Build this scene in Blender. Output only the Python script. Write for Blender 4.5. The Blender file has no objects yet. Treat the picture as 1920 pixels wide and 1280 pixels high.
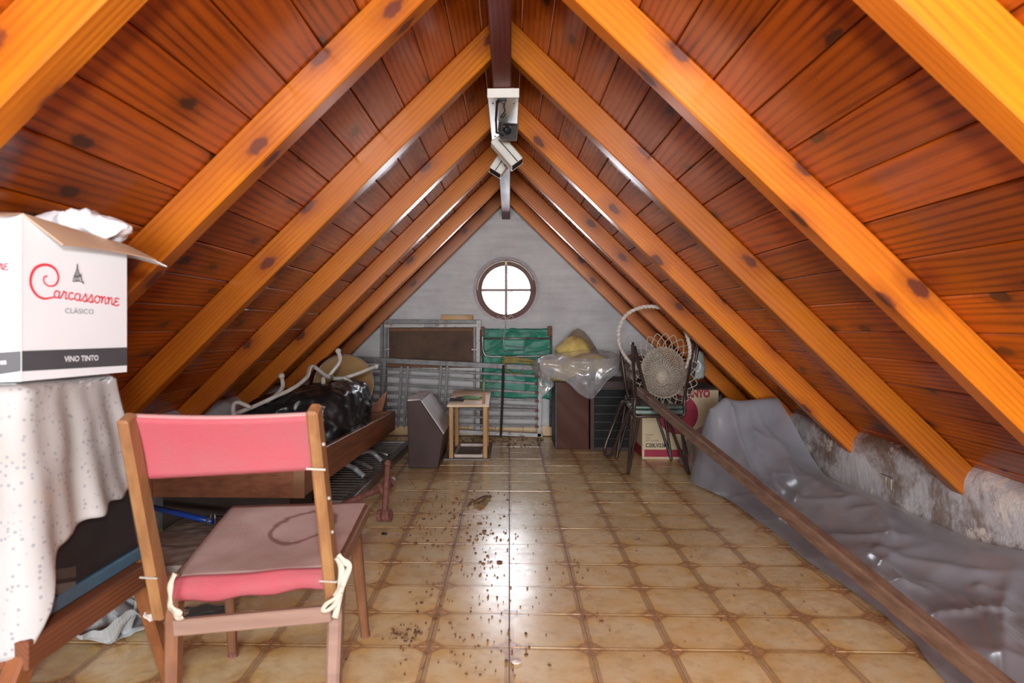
import bpy, bmesh, math, random
from mathutils import Vector, Matrix, noise, Quaternion
random.seed(7)
S = bpy.context.scene
COL = S.collection
# ------------------------------------------------------------------ camera
FPX, CX, CY, YAW, CAMZ = 1277.0, 921.6, 610.0, math.radians(1.5), 1.0
cd = bpy.data.cameras.new('camera'); cam = bpy.data.objects.new('camera', cd); COL.objects.link(cam)
cam.location = (0, 0, CAMZ); cam.rotation_euler = (math.pi/2, 0, YAW)
cd.sensor_width = 36; cd.lens = FPX/1920*36
cd.shift_x = (960-CX)/1920; cd.shift_y = (CY-640)/1920
cd.clip_start = 0.02
cd.dof.use_dof = True; cd.dof.focus_distance = 4.6; cd.dof.aperture_fstop = 5.0
S.camera = cam
# ------------------------------------------------------------------ light
S.view_settings.view_transform = 'Standard'; S.view_settings.look = 'None'
S.view_settings.gamma = 1; S.view_settings.use_curve_mapping = False
S.view_settings.exposure = 0.0
w = bpy.data.worlds.new('sky'); S.world = w; w.use_nodes = True
bg = w.node_tree.nodes['Background']; bg.inputs[0].default_value = (0.93, 0.96, 1, 1); bg.inputs[1].default_value = 36.0
def area(name, loc, target, sx, sy, power, col=(1, 1, 1), shape='RECTANGLE'):
    l = bpy.data.lights.new(name, 'AREA'); l.shape = shape; l.size = sx; l.size_y = sy; l.energy = power; l.color = col
    o = bpy.data.objects.new(name, l); COL.objects.link(o); o.location = loc
    o.rotation_euler = (Vector(target)-Vector(loc)).to_track_quat('-Z', 'Y').to_euler()
    return o
area('flash', (0.0, -0.12, 1.27), (0, 6, 1.25), 0.16, 0.16, 30, (1, 0.98, 0.96), 'ELLIPSE')
area('rear_fill', (0, -3.2, 1.0), (0, 5, 1.05), 1.7, 1.2, 330, (0.94, 0.97, 1))  # added soft fill behind the camera
po = area('window_portal', (-0.03, 6.44, 1.32), (-0.03, 0, 1.32), 0.6, 0.6, 1)
po.data.cycles.is_portal = True
# ------------------------------------------------------------------ pixel to world helpers (photo frame 1920 x 1280)
_r = Vector((math.cos(YAW), math.sin(YAW), 0)); _f = Vector((-math.sin(YAW), math.cos(YAW), 0)); CAM = Vector((0, 0, CAMZ))
def ray(px, py): return _f + _r*((px-CX)/FPX) + Vector((0, 0, (CY-py)/FPX))
def at(px, py, Y): d = ray(px, py); return CAM + d*(Y/d.y)
def atz(px, py, z): d = ray(px, py); return CAM + d*((z-CAMZ)/d.z)
def atpl(px, py, p0, n): d = ray(px, py); return CAM + d*((p0-CAM).dot(n)/d.dot(n))
# ------------------------------------------------------------------ object helpers
WL = {}
def wloc(o): return WL[o.name] if o else Vector((0, 0, 0))
def link(name, me, m=None, parent=None, loc=(0, 0, 0), rot=None):
    o = bpy.data.objects.new(name, me); COL.objects.link(o)
    if m is not None and me is not None and not me.materials: me.materials.append(m)
    WL[o.name] = Vector(loc)
    if parent: o.parent = parent
    o.location = Vector(loc)-wloc(parent)
    if rot: o.rotation_euler = rot
    return o
def obj(name, bm, m=None, parent=None, smooth=False, bevel=0, keep=False):
    """one mesh object from a bmesh in world coordinates; origin moved to the bounding box centre"""
    bm.normal_update()
    if bevel:
        es = [e for e in bm.edges if len(e.link_faces) == 2 and e.calc_face_angle(0) > 0.6]
        bmesh.ops.bevel(bm, geom=es, offset=bevel, segments=1, affect='EDGES', profile=0.5, clamp_overlap=True)
    c = Vector((0, 0, 0))
    if not keep:
        lo = Vector((min(v.co[i] for v in bm.verts) for i in range(3))); hi = Vector((max(v.co[i] for v in bm.verts) for i in range(3)))
        c = (lo+hi)/2
        bmesh.ops.translate(bm, verts=bm.verts, vec=-c)
    bmesh.ops.recalc_face_normals(bm, faces=bm.faces)
    me = bpy.data.meshes.new(name); bm.to_mesh(me); bm.free()
    if smooth: me.shade_smooth()
    return link(name, me, m, parent, c)
def tag(o, label=None, cat=None, group=None, kind=None):
    if label: o['label'] = label
    if cat: o['category'] = cat
    if group: o['group'] = group
    if kind: o['kind'] = kind
    return o
def thing(name, label, cat, loc, group=None):
    o = bpy.data.objects.new(name, None); COL.objects.link(o); o.location = loc; WL[o.name] = Vector(loc)
    o.empty_display_size = 0.05
    return tag(o, label, cat, group)
B = bmesh.new
def frame(d, up=(0, 0, 1)):
    d = Vector(d).normalized(); up = Vector(up)
    if abs(d.dot(up.normalized())) > 0.98: up = Vector((1, 0, 0))
    s = d.cross(up).normalized(); u = s.cross(d).normalized()
    return s, d, u
def bx(bm, lo, hi):
    lo, hi = Vector(lo), Vector(hi)
    return hexa(bm, [(lo.x, lo.y, lo.z), (hi.x, lo.y, lo.z), (hi.x, hi.y, lo.z), (lo.x, hi.y, lo.z), (lo.x, lo.y, hi.z), (hi.x, lo.y, hi.z), (hi.x, hi.y, hi.z), (lo.x, hi.y, hi.z)])
def hexa(bm, p):
    v = [bm.verts.new(q) for q in p]
    for f in ((3, 2, 1, 0), (4, 5, 6, 7), (0, 1, 5, 4), (1, 2, 6, 5), (2, 3, 7, 6), (3, 0, 4, 7)): bm.faces.new([v[i] for i in f])
    return v
def beam(bm, a, b, wd, ht, up=(0, 0, 1), wd2=None, ht2=None):
    a, b = Vector(a), Vector(b); s, d, u = frame(b-a, up); wd2 = wd2 or wd; ht2 = ht2 or ht
    P = []
    for c, ww, hh in ((a, wd, ht), (b, wd2, ht2)):
        P += [c-s*ww/2-u*hh/2, c+s*ww/2-u*hh/2, c+s*ww/2+u*hh/2, c-s*ww/2+u*hh/2]
    return hexa(bm, P)
def spline(pts, n=6, closed=False):
    pts = [Vector(p) for p in pts]; out = []; N = len(pts)
    for i in range(N if closed else N-1):
        if closed: p0, p1, p2, p3 = pts[i-1], pts[i], pts[(i+1) % N], pts[(i+2) % N]
        else: p0, p1, p2, p3 = pts[max(i-1, 0)], pts[i], pts[i+1], pts[min(i+2, N-1)]
        for k in range(n):
            t = k/n
            out.append(0.5*((2*p1)+(p2-p0)*t+(2*p0-5*p1+4*p2-p3)*t*t+(3*p1-p0-3*p2+p3)*t**3))
    if not closed: out.append(pts[-1])
    return out
def tube(bm, pts, r, seg=8, closed=False, taper=None):
    pts = [Vector(p) for p in pts]; N = len(pts); rings = []; u = None
    for i, p in enumerate(pts):
        if closed: d = (pts[(i+1) % N]-pts[i-1])
        else: d = pts[min(i+1, N-1)]-pts[max(i-1, 0)]
        d = d.normalized() if d.length > 1e-9 else Vector((0, 0, 1))
        if u is None: u = frame(d)[2]
        u = (u-d*u.dot(d))
        u = u.normalized() if u.length > 1e-6 else frame(d)[2]
        s = d.cross(u); rr = r if taper is None else r*(1+(taper-1)*i/(N-1))
        rings.append([bm.verts.new(p+(u*math.cos(a)+s*math.sin(a))*rr) for a in [2*math.pi*k/seg for k in range(seg)]])
    for i in range(N if closed else N-1):
        A, C = rings[i], rings[(i+1) % N]
        for k in range(seg): bm.faces.new((A[k], A[(k+1) % seg], C[(k+1) % seg], C[k]))
    if not closed: bm.faces.new(rings[0][::-1]); bm.faces.new(rings[-1])
    return bm
def prism(bm, poly, ext):
    ext = Vector(ext); a = [bm.verts.new(p) for p in poly]; b = [bm.verts.new(Vector(p)+ext) for p in poly]; n = len(a)
    bm.faces.new(a); bm.faces.new(b[::-1])
    for i in range(n): bm.faces.new((a[i], b[i], b[(i+1) % n], a[(i+1) % n]))
    return bm
def ball(bm, c, r, seg=10, sc=(1, 1, 1)):
    g = bmesh.ops.create_uvsphere(bm, u_segments=seg, v_segments=max(5, seg//2+1), radius=r)
    for v in g['verts']: v.co = Vector((v.co.x*sc[0], v.co.y*sc[1], v.co.z*sc[2]))+Vector(c)
def lathe(bm, prof, c, axis=(0, 0, 1), seg=32, caps=True):
    s, d, u = frame(axis, (0, 0, 1) if abs(Vector(axis).normalized().z) < .9 else (0, 1, 0)); c = Vector(c); R = []
    for r, h in prof: R.append([bm.verts.new(c+d*h+(s*math.cos(a)+u*math.sin(a))*r) for a in [2*math.pi*k/seg for k in range(seg)]])
    for i in range(len(R)-1):
        for k in range(seg): bm.faces.new((R[i][k], R[i][(k+1) % seg], R[i+1][(k+1) % seg], R[i+1][k]))
    if caps: bm.faces.new(R[0][::-1]); bm.faces.new(R[-1])
    return R
def grid(bm, fn, nu, nv, thick=0.0):
    """sheet fn(u,v) with real thickness"""
    top = [[bm.verts.new(fn(i/nu, j/nv)) for j in range(nv+1)] for i in range(nu+1)]
    for i in range(nu):
        for j in range(nv): bm.faces.new((top[i][j], top[i+1][j], top[i+1][j+1], top[i][j+1]))
    if thick:
        bm.normal_update()
        bot = [[bm.verts.new(top[i][j].co-top[i][j].normal*thick) for j in range(nv+1)] for i in range(nu+1)]
        for i in range(nu):
            for j in range(nv): bm.faces.new((bot[i][j+1], bot[i+1][j+1], bot[i+1][j], bot[i][j]))
        for i in range(nu):
            bm.faces.new((top[i][0], bot[i][0], bot[i+1][0], top[i+1][0])); bm.faces.new((top[i+1][nv], bot[i+1][nv], bot[i][nv], top[i][nv]))
        for j in range(nv):
            bm.faces.new((top[0][j+1], bot[0][j+1], bot[0][j], top[0][j])); bm.faces.new((top[nu][j], bot[nu][j], bot[nu][j+1], top[nu][j+1]))
    return bm
def cryst(p, s, k=1.0):
    """crumple: ridged folds, 0..1"""
    p = Vector(p)*s
    return (1-abs(noise.noise(p)))*.6*k+(1-abs(noise.noise(p*2.3+Vector((7, 3, 1)))))*.3*k
def blob(bm, c, sx, sy, sz, amp=.03, s=6, pw=2.4, sub=4, seed=0, fn=None):
    g = bmesh.ops.create_icosphere(bm, subdivisions=sub, radius=1)
    for v in g['verts']:
        n = v.co.normalized(); k = (abs(n.x)**pw+abs(n.y)**pw+abs(n.z)**pw)**(-1/pw)
        q = Vector((n.x*k*sx, n.y*k*sy, n.z*k*sz)); d = cryst(q+Vector((seed, seed*.7, 0)), s)-.5
        q += n*d*amp
        v.co = Vector(c)+(fn(q, n) if fn else q)
def text_bm(body, o, right, up, size, sx=1.0, bold=0.0, depth=0.0006, align='LEFT'):
    """lettering as real flat geometry lying on a face"""
    c = bpy.data.curves.new('t', 'FONT'); c.body = body; c.size = size; c.align_x = align; c.offset = bold; c.resolution_u = 3
    ob = bpy.data.objects.new('t', c); COL.objects.link(ob); dg = bpy.context.evaluated_depsgraph_get()
    me = bpy.data.meshes.new_from_object(ob.evaluated_get(dg)); bpy.data.objects.remove(ob); bpy.data.curves.remove(c)
    bm = B(); bm.from_mesh(me); bpy.data.meshes.remove(me)
    right, up = Vector(right).normalized(), Vector(up).normalized(); n = right.cross(up)
    for v in bm.verts: v.co = Vector(o)+right*v.co.x*sx+up*v.co.y+n*depth
    return bm
def ribbon(bm, pts, wd, nrm, off=.0008):
    pts = [Vector(p) for p in pts]; nrm = Vector(nrm).normalized(); L = []
    for i, p in enumerate(pts):
        d = (pts[min(i+1, len(pts)-1)]-pts[max(i-1, 0)]).normalized(); s = nrm.cross(d)
        ww = wd(i/(len(pts)-1)) if callable(wd) else wd
        L.append((bm.verts.new(p+s*ww/2+nrm*off), bm.verts.new(p-s*ww/2+nrm*off)))
    for a, b in zip(L, L[1:]): bm.faces.new((a[0], a[1], b[1], b[0]))
# ------------------------------------------------------------------ materials
class M:
    def __init__(s, name):
        s.m = bpy.data.materials.new(name); s.m.use_nodes = True; s.t = s.m.node_tree; s.t.nodes.clear()
        s.out = s.t.nodes.new('ShaderNodeOutputMaterial')
    def n(s, typ, props=None, **ins):
        nd = s.t.nodes.new('ShaderNode'+typ)
        for k, v in (props or {}).items(): setattr(nd, k, v)
        for k, v in ins.items():
            key = int(k[1:]) if k[0] == 'i' and k[1:].isdigit() else k.replace('_', ' ')
            s.set(nd.inputs[key], v)
        return nd
    def set(s, sock, v):
        if hasattr(v, 'is_output'): s.t.links.new(v, sock)
        elif hasattr(v, 'outputs'): s.t.links.new(v.outputs[0], sock)
        else:
            if isinstance(v, tuple) and len(v) == 3 and sock.type == 'RGBA': v = v+(1,)
            sock.default_value = v
    def math(s, op, a, b=0.0, clamp=False, c=0.0): return s.n('Math', {'operation': op, 'use_clamp': clamp}, i0=a, i1=b, i2=c).outputs[0]
    def mix(s, f, a, b, mode='MIX'):
        nd = s.n('Mix', {'data_type': 'RGBA', 'blend_type': mode}); s.set(nd.inputs[0], f); s.set(nd.inputs[6], a); s.set(nd.inputs[7], b); return nd.outputs[2]
    def ramp(s, f, stops, interp='LINEAR'):
        nd = s.n('ValToRGB', i0=f); e = nd.color_ramp.elements; nd.color_ramp.interpolation = interp
        while len(e) < len(stops): e.new(0.5)
        for x, (p, c) in zip(e, stops): x.position = p; x.color = (c, c, c, 1) if not isinstance(c, tuple) else c+(1,)
        return nd.outputs[0]
    def co(s, scale=(1, 1, 1), rand=None):
        c = s.n('TexCoord').outputs['Object']
        if rand:
            r = s.n('ObjectInfo').outputs['Random']
            off = s.n('VectorMath', {'operation': 'SCALE'}, i0=rand); s.set(off.inputs['Scale'], r)
            c = s.n('VectorMath', i0=c, i1=off).outputs[0]
        return s.n('Mapping', Vector=c, Scale=scale).outputs[0]
    def noise(s, vec, scale, detail=4, rough=.55, dist=0): return s.n('TexNoise', Vector=vec, Scale=scale, Detail=detail, Roughness=rough, Distortion=dist).outputs[0]
    def bsdf(s, **k):
        b = s.n('BsdfPrincipled', **k); s.t.links.new(b.outputs[0], s.out.inputs[0]); s.b = b; return b
    def bump(s, h, strength=.3, dist=.01): return s.n('Bump', Height=h, Strength=strength, Distance=dist).outputs[0]
def simple(name, col, rough=.6, metal=0.0, var=.25, scale=14, bump=.0, col2=None, spec=.5, stretch=(1, 1, 1), coat=0, lo=.35, hi=.7):
    m = M(name); v = m.co(stretch); nz = m.noise(v, scale)
    c2 = col2 or tuple(c*(1-var) for c in col)
    c = m.mix(m.ramp(nz, [(lo, 0.0), (hi, 1.0)]), col, c2)
    b = m.bsdf(Base_Color=c, Roughness=rough, Metallic=metal, Specular_IOR_Level=spec, Coat_Weight=coat)
    if bump: m.set(b.inputs['Normal'], m.bump(m.noise(v, scale*3), bump, .005))
    return m.m
def wood(name, light, mid, dark, scale=13, rough=.3, knots=1.0, spec=.5, dist=11, kcol=(.05, .015, .008), grain=1.0):
    m = M(name); c0 = m.n('SeparateXYZ', i0=m.co((1, 1, 1), (3.1, 17.3, 5.7))).outputs; c = m.n('CombineXYZ', X=m.math('ADD', c0[0], m.math('MULTIPLY', c0[2], .93)), Y=c0[1], Z=m.math('MULTIPLY', c0[2], .2)).outputs[0]; r = m.n('ObjectInfo').outputs['Random']
    g = m.n('Mapping', Vector=c, Scale=(1, .10, 1)).outputs[0]
    wv = m.n('TexWave', {'wave_type': 'BANDS', 'bands_direction': 'X', 'wave_profile': 'SIN'}, Vector=g, Scale=scale*.8, Distortion=dist*1.1, Detail=1.2, Detail_Scale=.55, Detail_Roughness=.45).outputs[1]
    wv = m.math('POWER', wv, 2.6)
    fib = m.noise(m.n('Mapping', Vector=c, Scale=(1, .015, 1)).outputs[0], 240, 3)
    big = m.noise(m.n('Mapping', Vector=c, Scale=(1, .15, 1)).outputs[0], 7, 3)
    col = m.mix(m.ramp(big, [(.3, 0.0), (.72, 1.0)]), light, mid)
    f = m.math('MULTIPLY', wv, m.ramp(m.noise(c, 3.1, 3), [(.3, .25*grain), (.7, .95*grain)]))
    col = m.mix(f, col, dark)
    col = m.mix(m.math('MULTIPLY', m.ramp(fib, [(.4, 0.0), (.75, 1.0)]), .35), col, dark)
    # board to board tone
    tone = m.math('ADD', m.math('MULTIPLY', r, .5), .75)
    tn = m.n('VectorMath', {'operation': 'SCALE'}, i0=col); m.set(tn.inputs['Scale'], tone); col = tn.outputs[0]
    if knots:
        vo = m.n('TexVoronoi', {'voronoi_dimensions': '2D'}, Vector=m.n('Mapping', Vector=c, Scale=(5.5, 2.6, 1)).outputs[0], Scale=1.0, Randomness=1.0)
        sel = m.math('GREATER_THAN', m.n('SeparateColor', i0=vo.outputs['Color']).outputs[0], 1-.55*knots)
        dk = m.math('ADD', vo.outputs['Distance'], m.math('MULTIPLY', m.math('SUBTRACT', m.noise(c, 30), .5), .12))
        col = m.mix(m.math('MULTIPLY', m.ramp(dk, [(.1, 1.0), (.30, 0.0)]), m.math('MULTIPLY', sel, .55)), col, dark)
        col = m.mix(m.math('MULTIPLY', m.ramp(dk, [(.07, 1.0), (.11, 0.0)]), m.math('MULTIPLY', sel, .9)), col, kcol)
    b = m.bsdf(Base_Color=col, Roughness=m.ramp(big, [(.3, rough*.8), (.7, rough*1.25)]), Specular_IOR_Level=spec)
    m.set(b.inputs['Normal'], m.bump(fib, .12, .002))
    return m.m
PLANK = wood('varnished_plank', (.53, .112, .006), (.40, .075, .005), (.13, .021, .004), scale=15, rough=.27)
RAFT = wood('varnished_rafter', (.60, .185, .006), (.47, .115, .005), (.23, .042, .004), scale=24, rough=.33, knots=1.2, grain=.55, dist=9, kcol=(.09, .02, .012))
RIDGE = wood('ridge_wood', (.17, .035, .018), (.12, .022, .012), (.06, .012, .008), scale=20, rough=.5, spec=.3, knots=0)
OAK = wood('chair_wood', (.36, .16, .055), (.27, .11, .038), (.14, .05, .02), scale=40, rough=.5, knots=0, dist=3)
OAKD = wood('dark_chair_wood', (.24, .085, .03), (.18, .06, .022), (.09, .03, .012), scale=40, rough=.5, knots=0, dist=3)
CRATEW = wood('crate_wood', (.20, .075, .03), (.15, .052, .022), (.075, .026, .013), scale=26, rough=.45, knots=0, dist=5)
POLEW = wood('pole_wood', (.26, .15, .09), (.20, .105, .062), (.10, .05, .03), scale=40, rough=.75, knots=0, dist=4)
PALEW = wood('pale_pine', (.78, .62, .45), (.68, .52, .36), (.45, .30, .17), scale=40, rough=.6, knots=0, dist=3)
YELW = wood('yellow_pine', (.46, .25, .055), (.38, .19, .04), (.2, .09, .02), scale=40, rough=.5, knots=0, dist=3)
DARKB = simple('brown_laminate', (.062, .036, .032), .5, var=.2, scale=9, spec=.2)
CABW = wood('walnut_veneer', (.115, .040, .022), (.09, .030, .018), (.05, .016, .010), scale=30, rough=.5, spec=.15, knots=0, dist=3)
BLACK = simple('black_plastic', (.016, .016, .018), .45, var=.3, spec=.35)
BLACKBAG = simple('black_bag', (.014, .014, .016), .34, var=.3, spec=.5)
STEEL = simple('grey_enamel_metal', (.175, .175, .18), .5, .2, col2=(.10, .09, .08), scale=22, lo=.45, hi=.72)
STEELW = simple('pale_chipped_metal', (.38, .38, .375), .5, .1, col2=(.20, .13, .09), scale=26, lo=.56, hi=.66)
RAIL = simple('galvanised_rail', (.33, .32, .31), .35, .6, col2=(.15, .13, .12), scale=16)
WTUBE = simple('off_white_tube', (.66, .65, .60), .35, .0, var=.25, scale=18)
BRTUBE = simple('brown_tube', (.055, .035, .030), .38, .2, var=.35, scale=20)
RUST = simple('rusty_iron', (.25, .105, .085), .8, .1, col2=(.13, .05, .035), scale=50, bump=.5)
PINK = None
def tile_mat():
    m = M('floor_tile'); tc = m.n('TexCoord').outputs['Object']; rnd = m.n('ObjectInfo').outputs['Random']
    sp = m.n('SeparateXYZ', i0=tc); u = m.math('ABSOLUTE', sp.outputs[0]); v = m.math('ABSOLUTE', sp.outputs[1])
    c = m.co((1, 1, 1), (13.1, 27.3, 5.7))
    cl = m.noise(c, 9, 3, .6)
    edge = m.math('MAXIMUM', u, v); uv = m.math('ADD', u, v)
    warm = m.math('ADD', m.ramp(cl, [(.35, 0.0), (.68, .75)]), m.ramp(uv, [(.11, 0.0), (.2, .6)]), True)
    col = m.mix(warm, (.88, .76, .47), (.80, .55, .21))
    col = m.mix(m.math('MULTIPLY', m.ramp(m.noise(c, 22, 3), [(.52, 0.0), (.72, 1.0)]), .35), col, (.42, .23, .08))
    lim = .1992
    line = lambda x, p, wd: m.math('COMPARE', x, p, False, wd)
    du = m.math('SUBTRACT', .125, u); dv = m.math('SUBTRACT', .125, v)
    rr = m.math('SQRT', m.math('ADD', m.math('MULTIPLY', du, du), m.math('MULTIPLY', dv, dv))); ang = m.math('ARCTAN2', dv, du)
    pet = m.math('MULTIPLY', m.math('GREATER_THAN', m.math('SINE', m.math('MULTIPLY', ang, 9.0)), .15), m.math('MULTIPLY', m.math('GREATER_THAN', rr, .010), m.math('LESS_THAN', rr, .031)))
    cor = m.mix(m.math('MULTIPLY', pet, .8), (.46, .25, .10), (.66, .43, .21))
    incor = m.math('GREATER_THAN', uv, lim)
    col = m.mix(m.math('MULTIPLY', m.math('GREATER_THAN', edge, .1125), .45), col, (.50, .30, .12))
    for p in (.1125, .1175):
        col = m.mix(m.math('MULTIPLY', line(u, p, .0009), m.math('MULTIPLY', m.math('LESS_THAN', v, .085), .7)), col, (.20, .08, .03))
        col = m.mix(m.math('MULTIPLY', line(v, p, .0009), m.math('MULTIPLY', m.math('LESS_THAN', u, .085), .45)), col, (.20, .08, .03))
    col = m.mix(incor, col, cor)
    for p in (lim-.002, lim-.0085): col = m.mix(m.math('MULTIPLY', line(uv, p, .0010), .6), col, (.20, .08, .03))
    pos = m.n('NewGeometry').outputs['Position']
    d1 = m.noise(pos, 1.3, 6, .65); d2 = m.noise(pos, 30, 5, .7)
    dirt = m.math('MULTIPLY', m.ramp(d1, [(.45, 0.0), (.75, 1.0)]), m.ramp(d2, [(.42, .1), (.7, .75)]))
    col = m.mix(dirt, col, (.23, .13, .075))
    dark = m.mix(m.math('MULTIPLY', rnd, .16), col, (.3, .17, .07))
    b = m.bsdf(Base_Color=dark, Roughness=m.math('ADD', .23, m.math('MULTIPLY', dirt, .5)), Specular_IOR_Level=.5)
    m.set(b.inputs['Normal'], m.bump(m.noise(c, 5, 2), .12, .01))
    return m.m
TILE = tile_mat()
GROUT = simple('grout', (.34, .25, .19), .8, scale=40)
def plaster(name, base, base2, stain=0.0, brick=False):
    m = M(name); c = m.co(); n1 = m.noise(c, 3.5, 6, .65)
    col = m.mix(m.ramp(n1, [(.35, 0.0), (.7, 1.0)]), base, base2)
    if stain:
        s = m.noise(c, 2.6, 8, .72, .4); col = m.mix(m.math('MULTIPLY', m.ramp(s, [(.46, 0.0), (.54, .7), (.62, 1.0)]), stain), col, (.22, .15, .11))
        s2 = m.noise(m.n('Mapping', Vector=c, Location=(3, 9, 2)).outputs[0], 4, 8, .75, .3); col = m.mix(m.math('MULTIPLY', m.ramp(s2, [(.54, 0.0), (.58, 1.0)]), stain*.9), col, (.78, .75, .70))
    h = m.noise(c, 22, 6, .7)
    if brick:
        wv = m.n('TexWave', {'wave_type': 'BANDS', 'bands_direction': 'Z'}, Vector=c, Scale=4.3, Distortion=1.2, Detail=3.0, Detail_Scale=1.5).outputs[1]
        st = m.noise(m.n('Mapping', Vector=c, Scale=(.25, 1, 2.2)).outputs[0], 8, 6, .7)
        col = m.mix(m.math('MULTIPLY', m.ramp(st, [(.45, 0.0), (.7, 1.0)]), .35), col, (.30, .29, .29))
        h = m.math('ADD', m.math('MULTIPLY', h, .5), m.math('MULTIPLY', wv, .35))
    b = m.bsdf(Base_Color=col, Roughness=.85, Specular_IOR_Level=.3)
    m.set(b.inputs['Normal'], m.bump(h, .55, .012))
    return m.m
WALLG = plaster('gable_plaster', (.62, .62, .63), (.49, .49, .50), 0, True)
WALLK = plaster('knee_wall_plaster', (.64, .65, .68), (.50, .51, .54), 1.0)
WALLKL = plaster('left_knee_wall_plaster', (.56, .57, .60), (.44, .45, .48), .12)
MORTAR = plaster('mortar_patch', (.60, .60, .61), (.46, .45, .45), .3)

# ================================================================== STRUCTURE
XR, XL, YB, YF = 1.80, -1.75, 6.2, -3.4
TH = math.atan(.98); RX, RZ = -.03, 2.247           # ridge line of the boards
zb = lambda x: RZ-.98*abs(x-RX)                     # board plane height
bm = B(); bx(bm, (XL-.2, YF, -.12), (XR+.2, YB+.05, -.0015))
floor = tag(obj('floor', bm, GROUT), kind='structure')
# floor tiles: shared mesh
bm = B(); hexa(bm, [(-.1235, -.1235, -.006), (.1235, -.1235, -.006), (.1235, .1235, -.006), (-.1235, .1235, -.006), (-.1225, -.1225, 0), (.1225, -.1225, 0), (.1225, .1225, 0), (-.1225, .1225, 0)])
tme = bpy.data.meshes.new('tile'); bm.to_mesh(tme); bm.free(); tme.materials.append(TILE)
rt = random.Random(3)
for k in range(4, 24):
    for i in range(-7, 7):
        o = link('tile', tme, None, floor, (.125+.25*i, .1145+.25*k+.125, rt.uniform(-.0006, .0004)))
        o.rotation_euler = (rt.uniform(-.004, .004), rt.uniform(-.004, .004), rt.choice([0, math.pi]))
# gable wall with a round hole
WC = Vector((-.03, YB, 1.325)); WR = .285
def gable(name, y0, y1, hole, mat):
    bm = B(); pts = [(XL-.25, -.12), (XR+.25, -.12), (XR+.25, zb(XR+.25)+.08), (RX, RZ+.08), (XL-.25, zb(XL-.25)+.08)]
    vs = [bm.verts.new((x, y0, z)) for x, z in pts]; es = [bm.edges.new((vs[i], vs[(i+1) % 5])) for i in range(5)]
    if hole:
        cs = [bm.verts.new((WC.x+WR*math.cos(a), y0, WC.z+WR*math.sin(a))) for a in [2*math.pi*k/48 for k in range(48)]]
        es += [bm.edges.new((cs[i], cs[(i+1) % 48])) for i in range(48)]
    bmesh.ops.triangle_fill(bm, edges=es, use_beauty=True)
    g = bmesh.ops.extrude_face_region(bm, geom=bm.faces[:])
    bmesh.ops.translate(bm, verts=[e for e in g['geom'] if isinstance(e, bmesh.types.BMVert)], vec=(0, y1-y0, 0))
    return tag(obj(name, bm, mat), kind='structure')
wall_back = gable('wall_back', YB, YB+.22, True, WALLG)
gable('wall_front', YF-.2, YF, False, WALLG)
# tile skirting along the gable wall
bm = B(); bx(bm, (-1.2, YB-.006, 0), (1.2, YB, .085)); bb = tag(obj('baseboard_back', bm, GROUT), kind='structure')
SKIRT = simple('skirting_tile', (.66, .46, .24), .35, col2=(.5, .31, .13), scale=9)
for i in range(-4, 5):
    bm = B(); bx(bm, (.25*i-.1235, YB-.014, .001), (.25*i+.1235, YB-.004, .088)); obj('baseboard_tile', bm, SKIRT, bb, bevel=.0015)
# knee walls with rounded, lumpy plaster tops
def knee(name, x, sgn, h, mat):
    def fn(u, v):
        y = YF+(YB-YF)*u; n = noise.noise(Vector((y*2.3, x, 0)))*.02+noise.noise(Vector((y*9, x, 3)))*.008
        hh = h+n
        if v < .72: z = -.02+(hh-.06+.02)*v/.72; d = 0
        else: a = (v-.72)/.28*math.pi/2; z = hh-.06+.06*math.sin(a); d = .10*(1-math.cos(a))
        d += noise.noise(Vector((y*3, z*6, x)))*.012+noise.noise(Vector((y*11, z*14, x)))*.004
        return Vector((x+sgn*d, y, z))
    bm = B(); grid(bm, fn, 260, 20)
    # back face
    e = [q for q in bm.edges if q.is_boundary]
    ob = obj(name, bm, mat, smooth=True); md = ob.modifiers.new('thick', 'SOLIDIFY'); md.thickness = .06; md.offset = 0
    return tag(ob, kind='structure')
wall_right = knee('wall_right', XR, 1, .445, WALLK)
wall_left = knee('wall_left', XL, -1, .535, WALLKL)
# ceiling: Empty-free: one thin roof deck with planks, rafters and ridge beam as parts
bm = B()
e0, e1 = XL-.35, XR+.35
prism(bm, [(RX, YF-.2, RZ+.03), (e1, YF-.2, zb(e1)+.03), (e1, YF-.2, zb(e1)+.07), (RX, YF-.2, RZ+.08), (e0, YF-.2, zb(e0)+.07), (e0, YF-.2, zb(e0)+.03)], (0, YB-YF+.42, 0))
ceiling = tag(obj('ceiling', bm, simple('roof_deck', (.05, .02, .01), .8)), kind='structure')
PWD = .142; YM = (YF+YB)/2+.1; LEN = YB-YF+.3
def plank_mesh(wd):
    bm = B(); h = wd/2-.0012; c = .0035
    prof = [(-h, .018), (-h, c), (-h+c, 0), (h-c, 0), (h, c), (h, .018)]
    prism(bm, [(x, -LEN/2, z) for x, z in prof], (0, LEN, 0)); bmesh.ops.recalc_face_normals(bm, faces=bm.faces)
    me = bpy.data.meshes.new('plank'); bm.to_mesh(me); bm.free(); me.materials.append(PLANK); return me
pme, pme0 = plank_mesh(PWD), plank_mesh(.10)
def slope_pt(s, d, sgn): return Vector((RX+sgn*d*math.cos(TH), 0, RZ-d*math.sin(TH)))
rp = random.Random(11)
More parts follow.
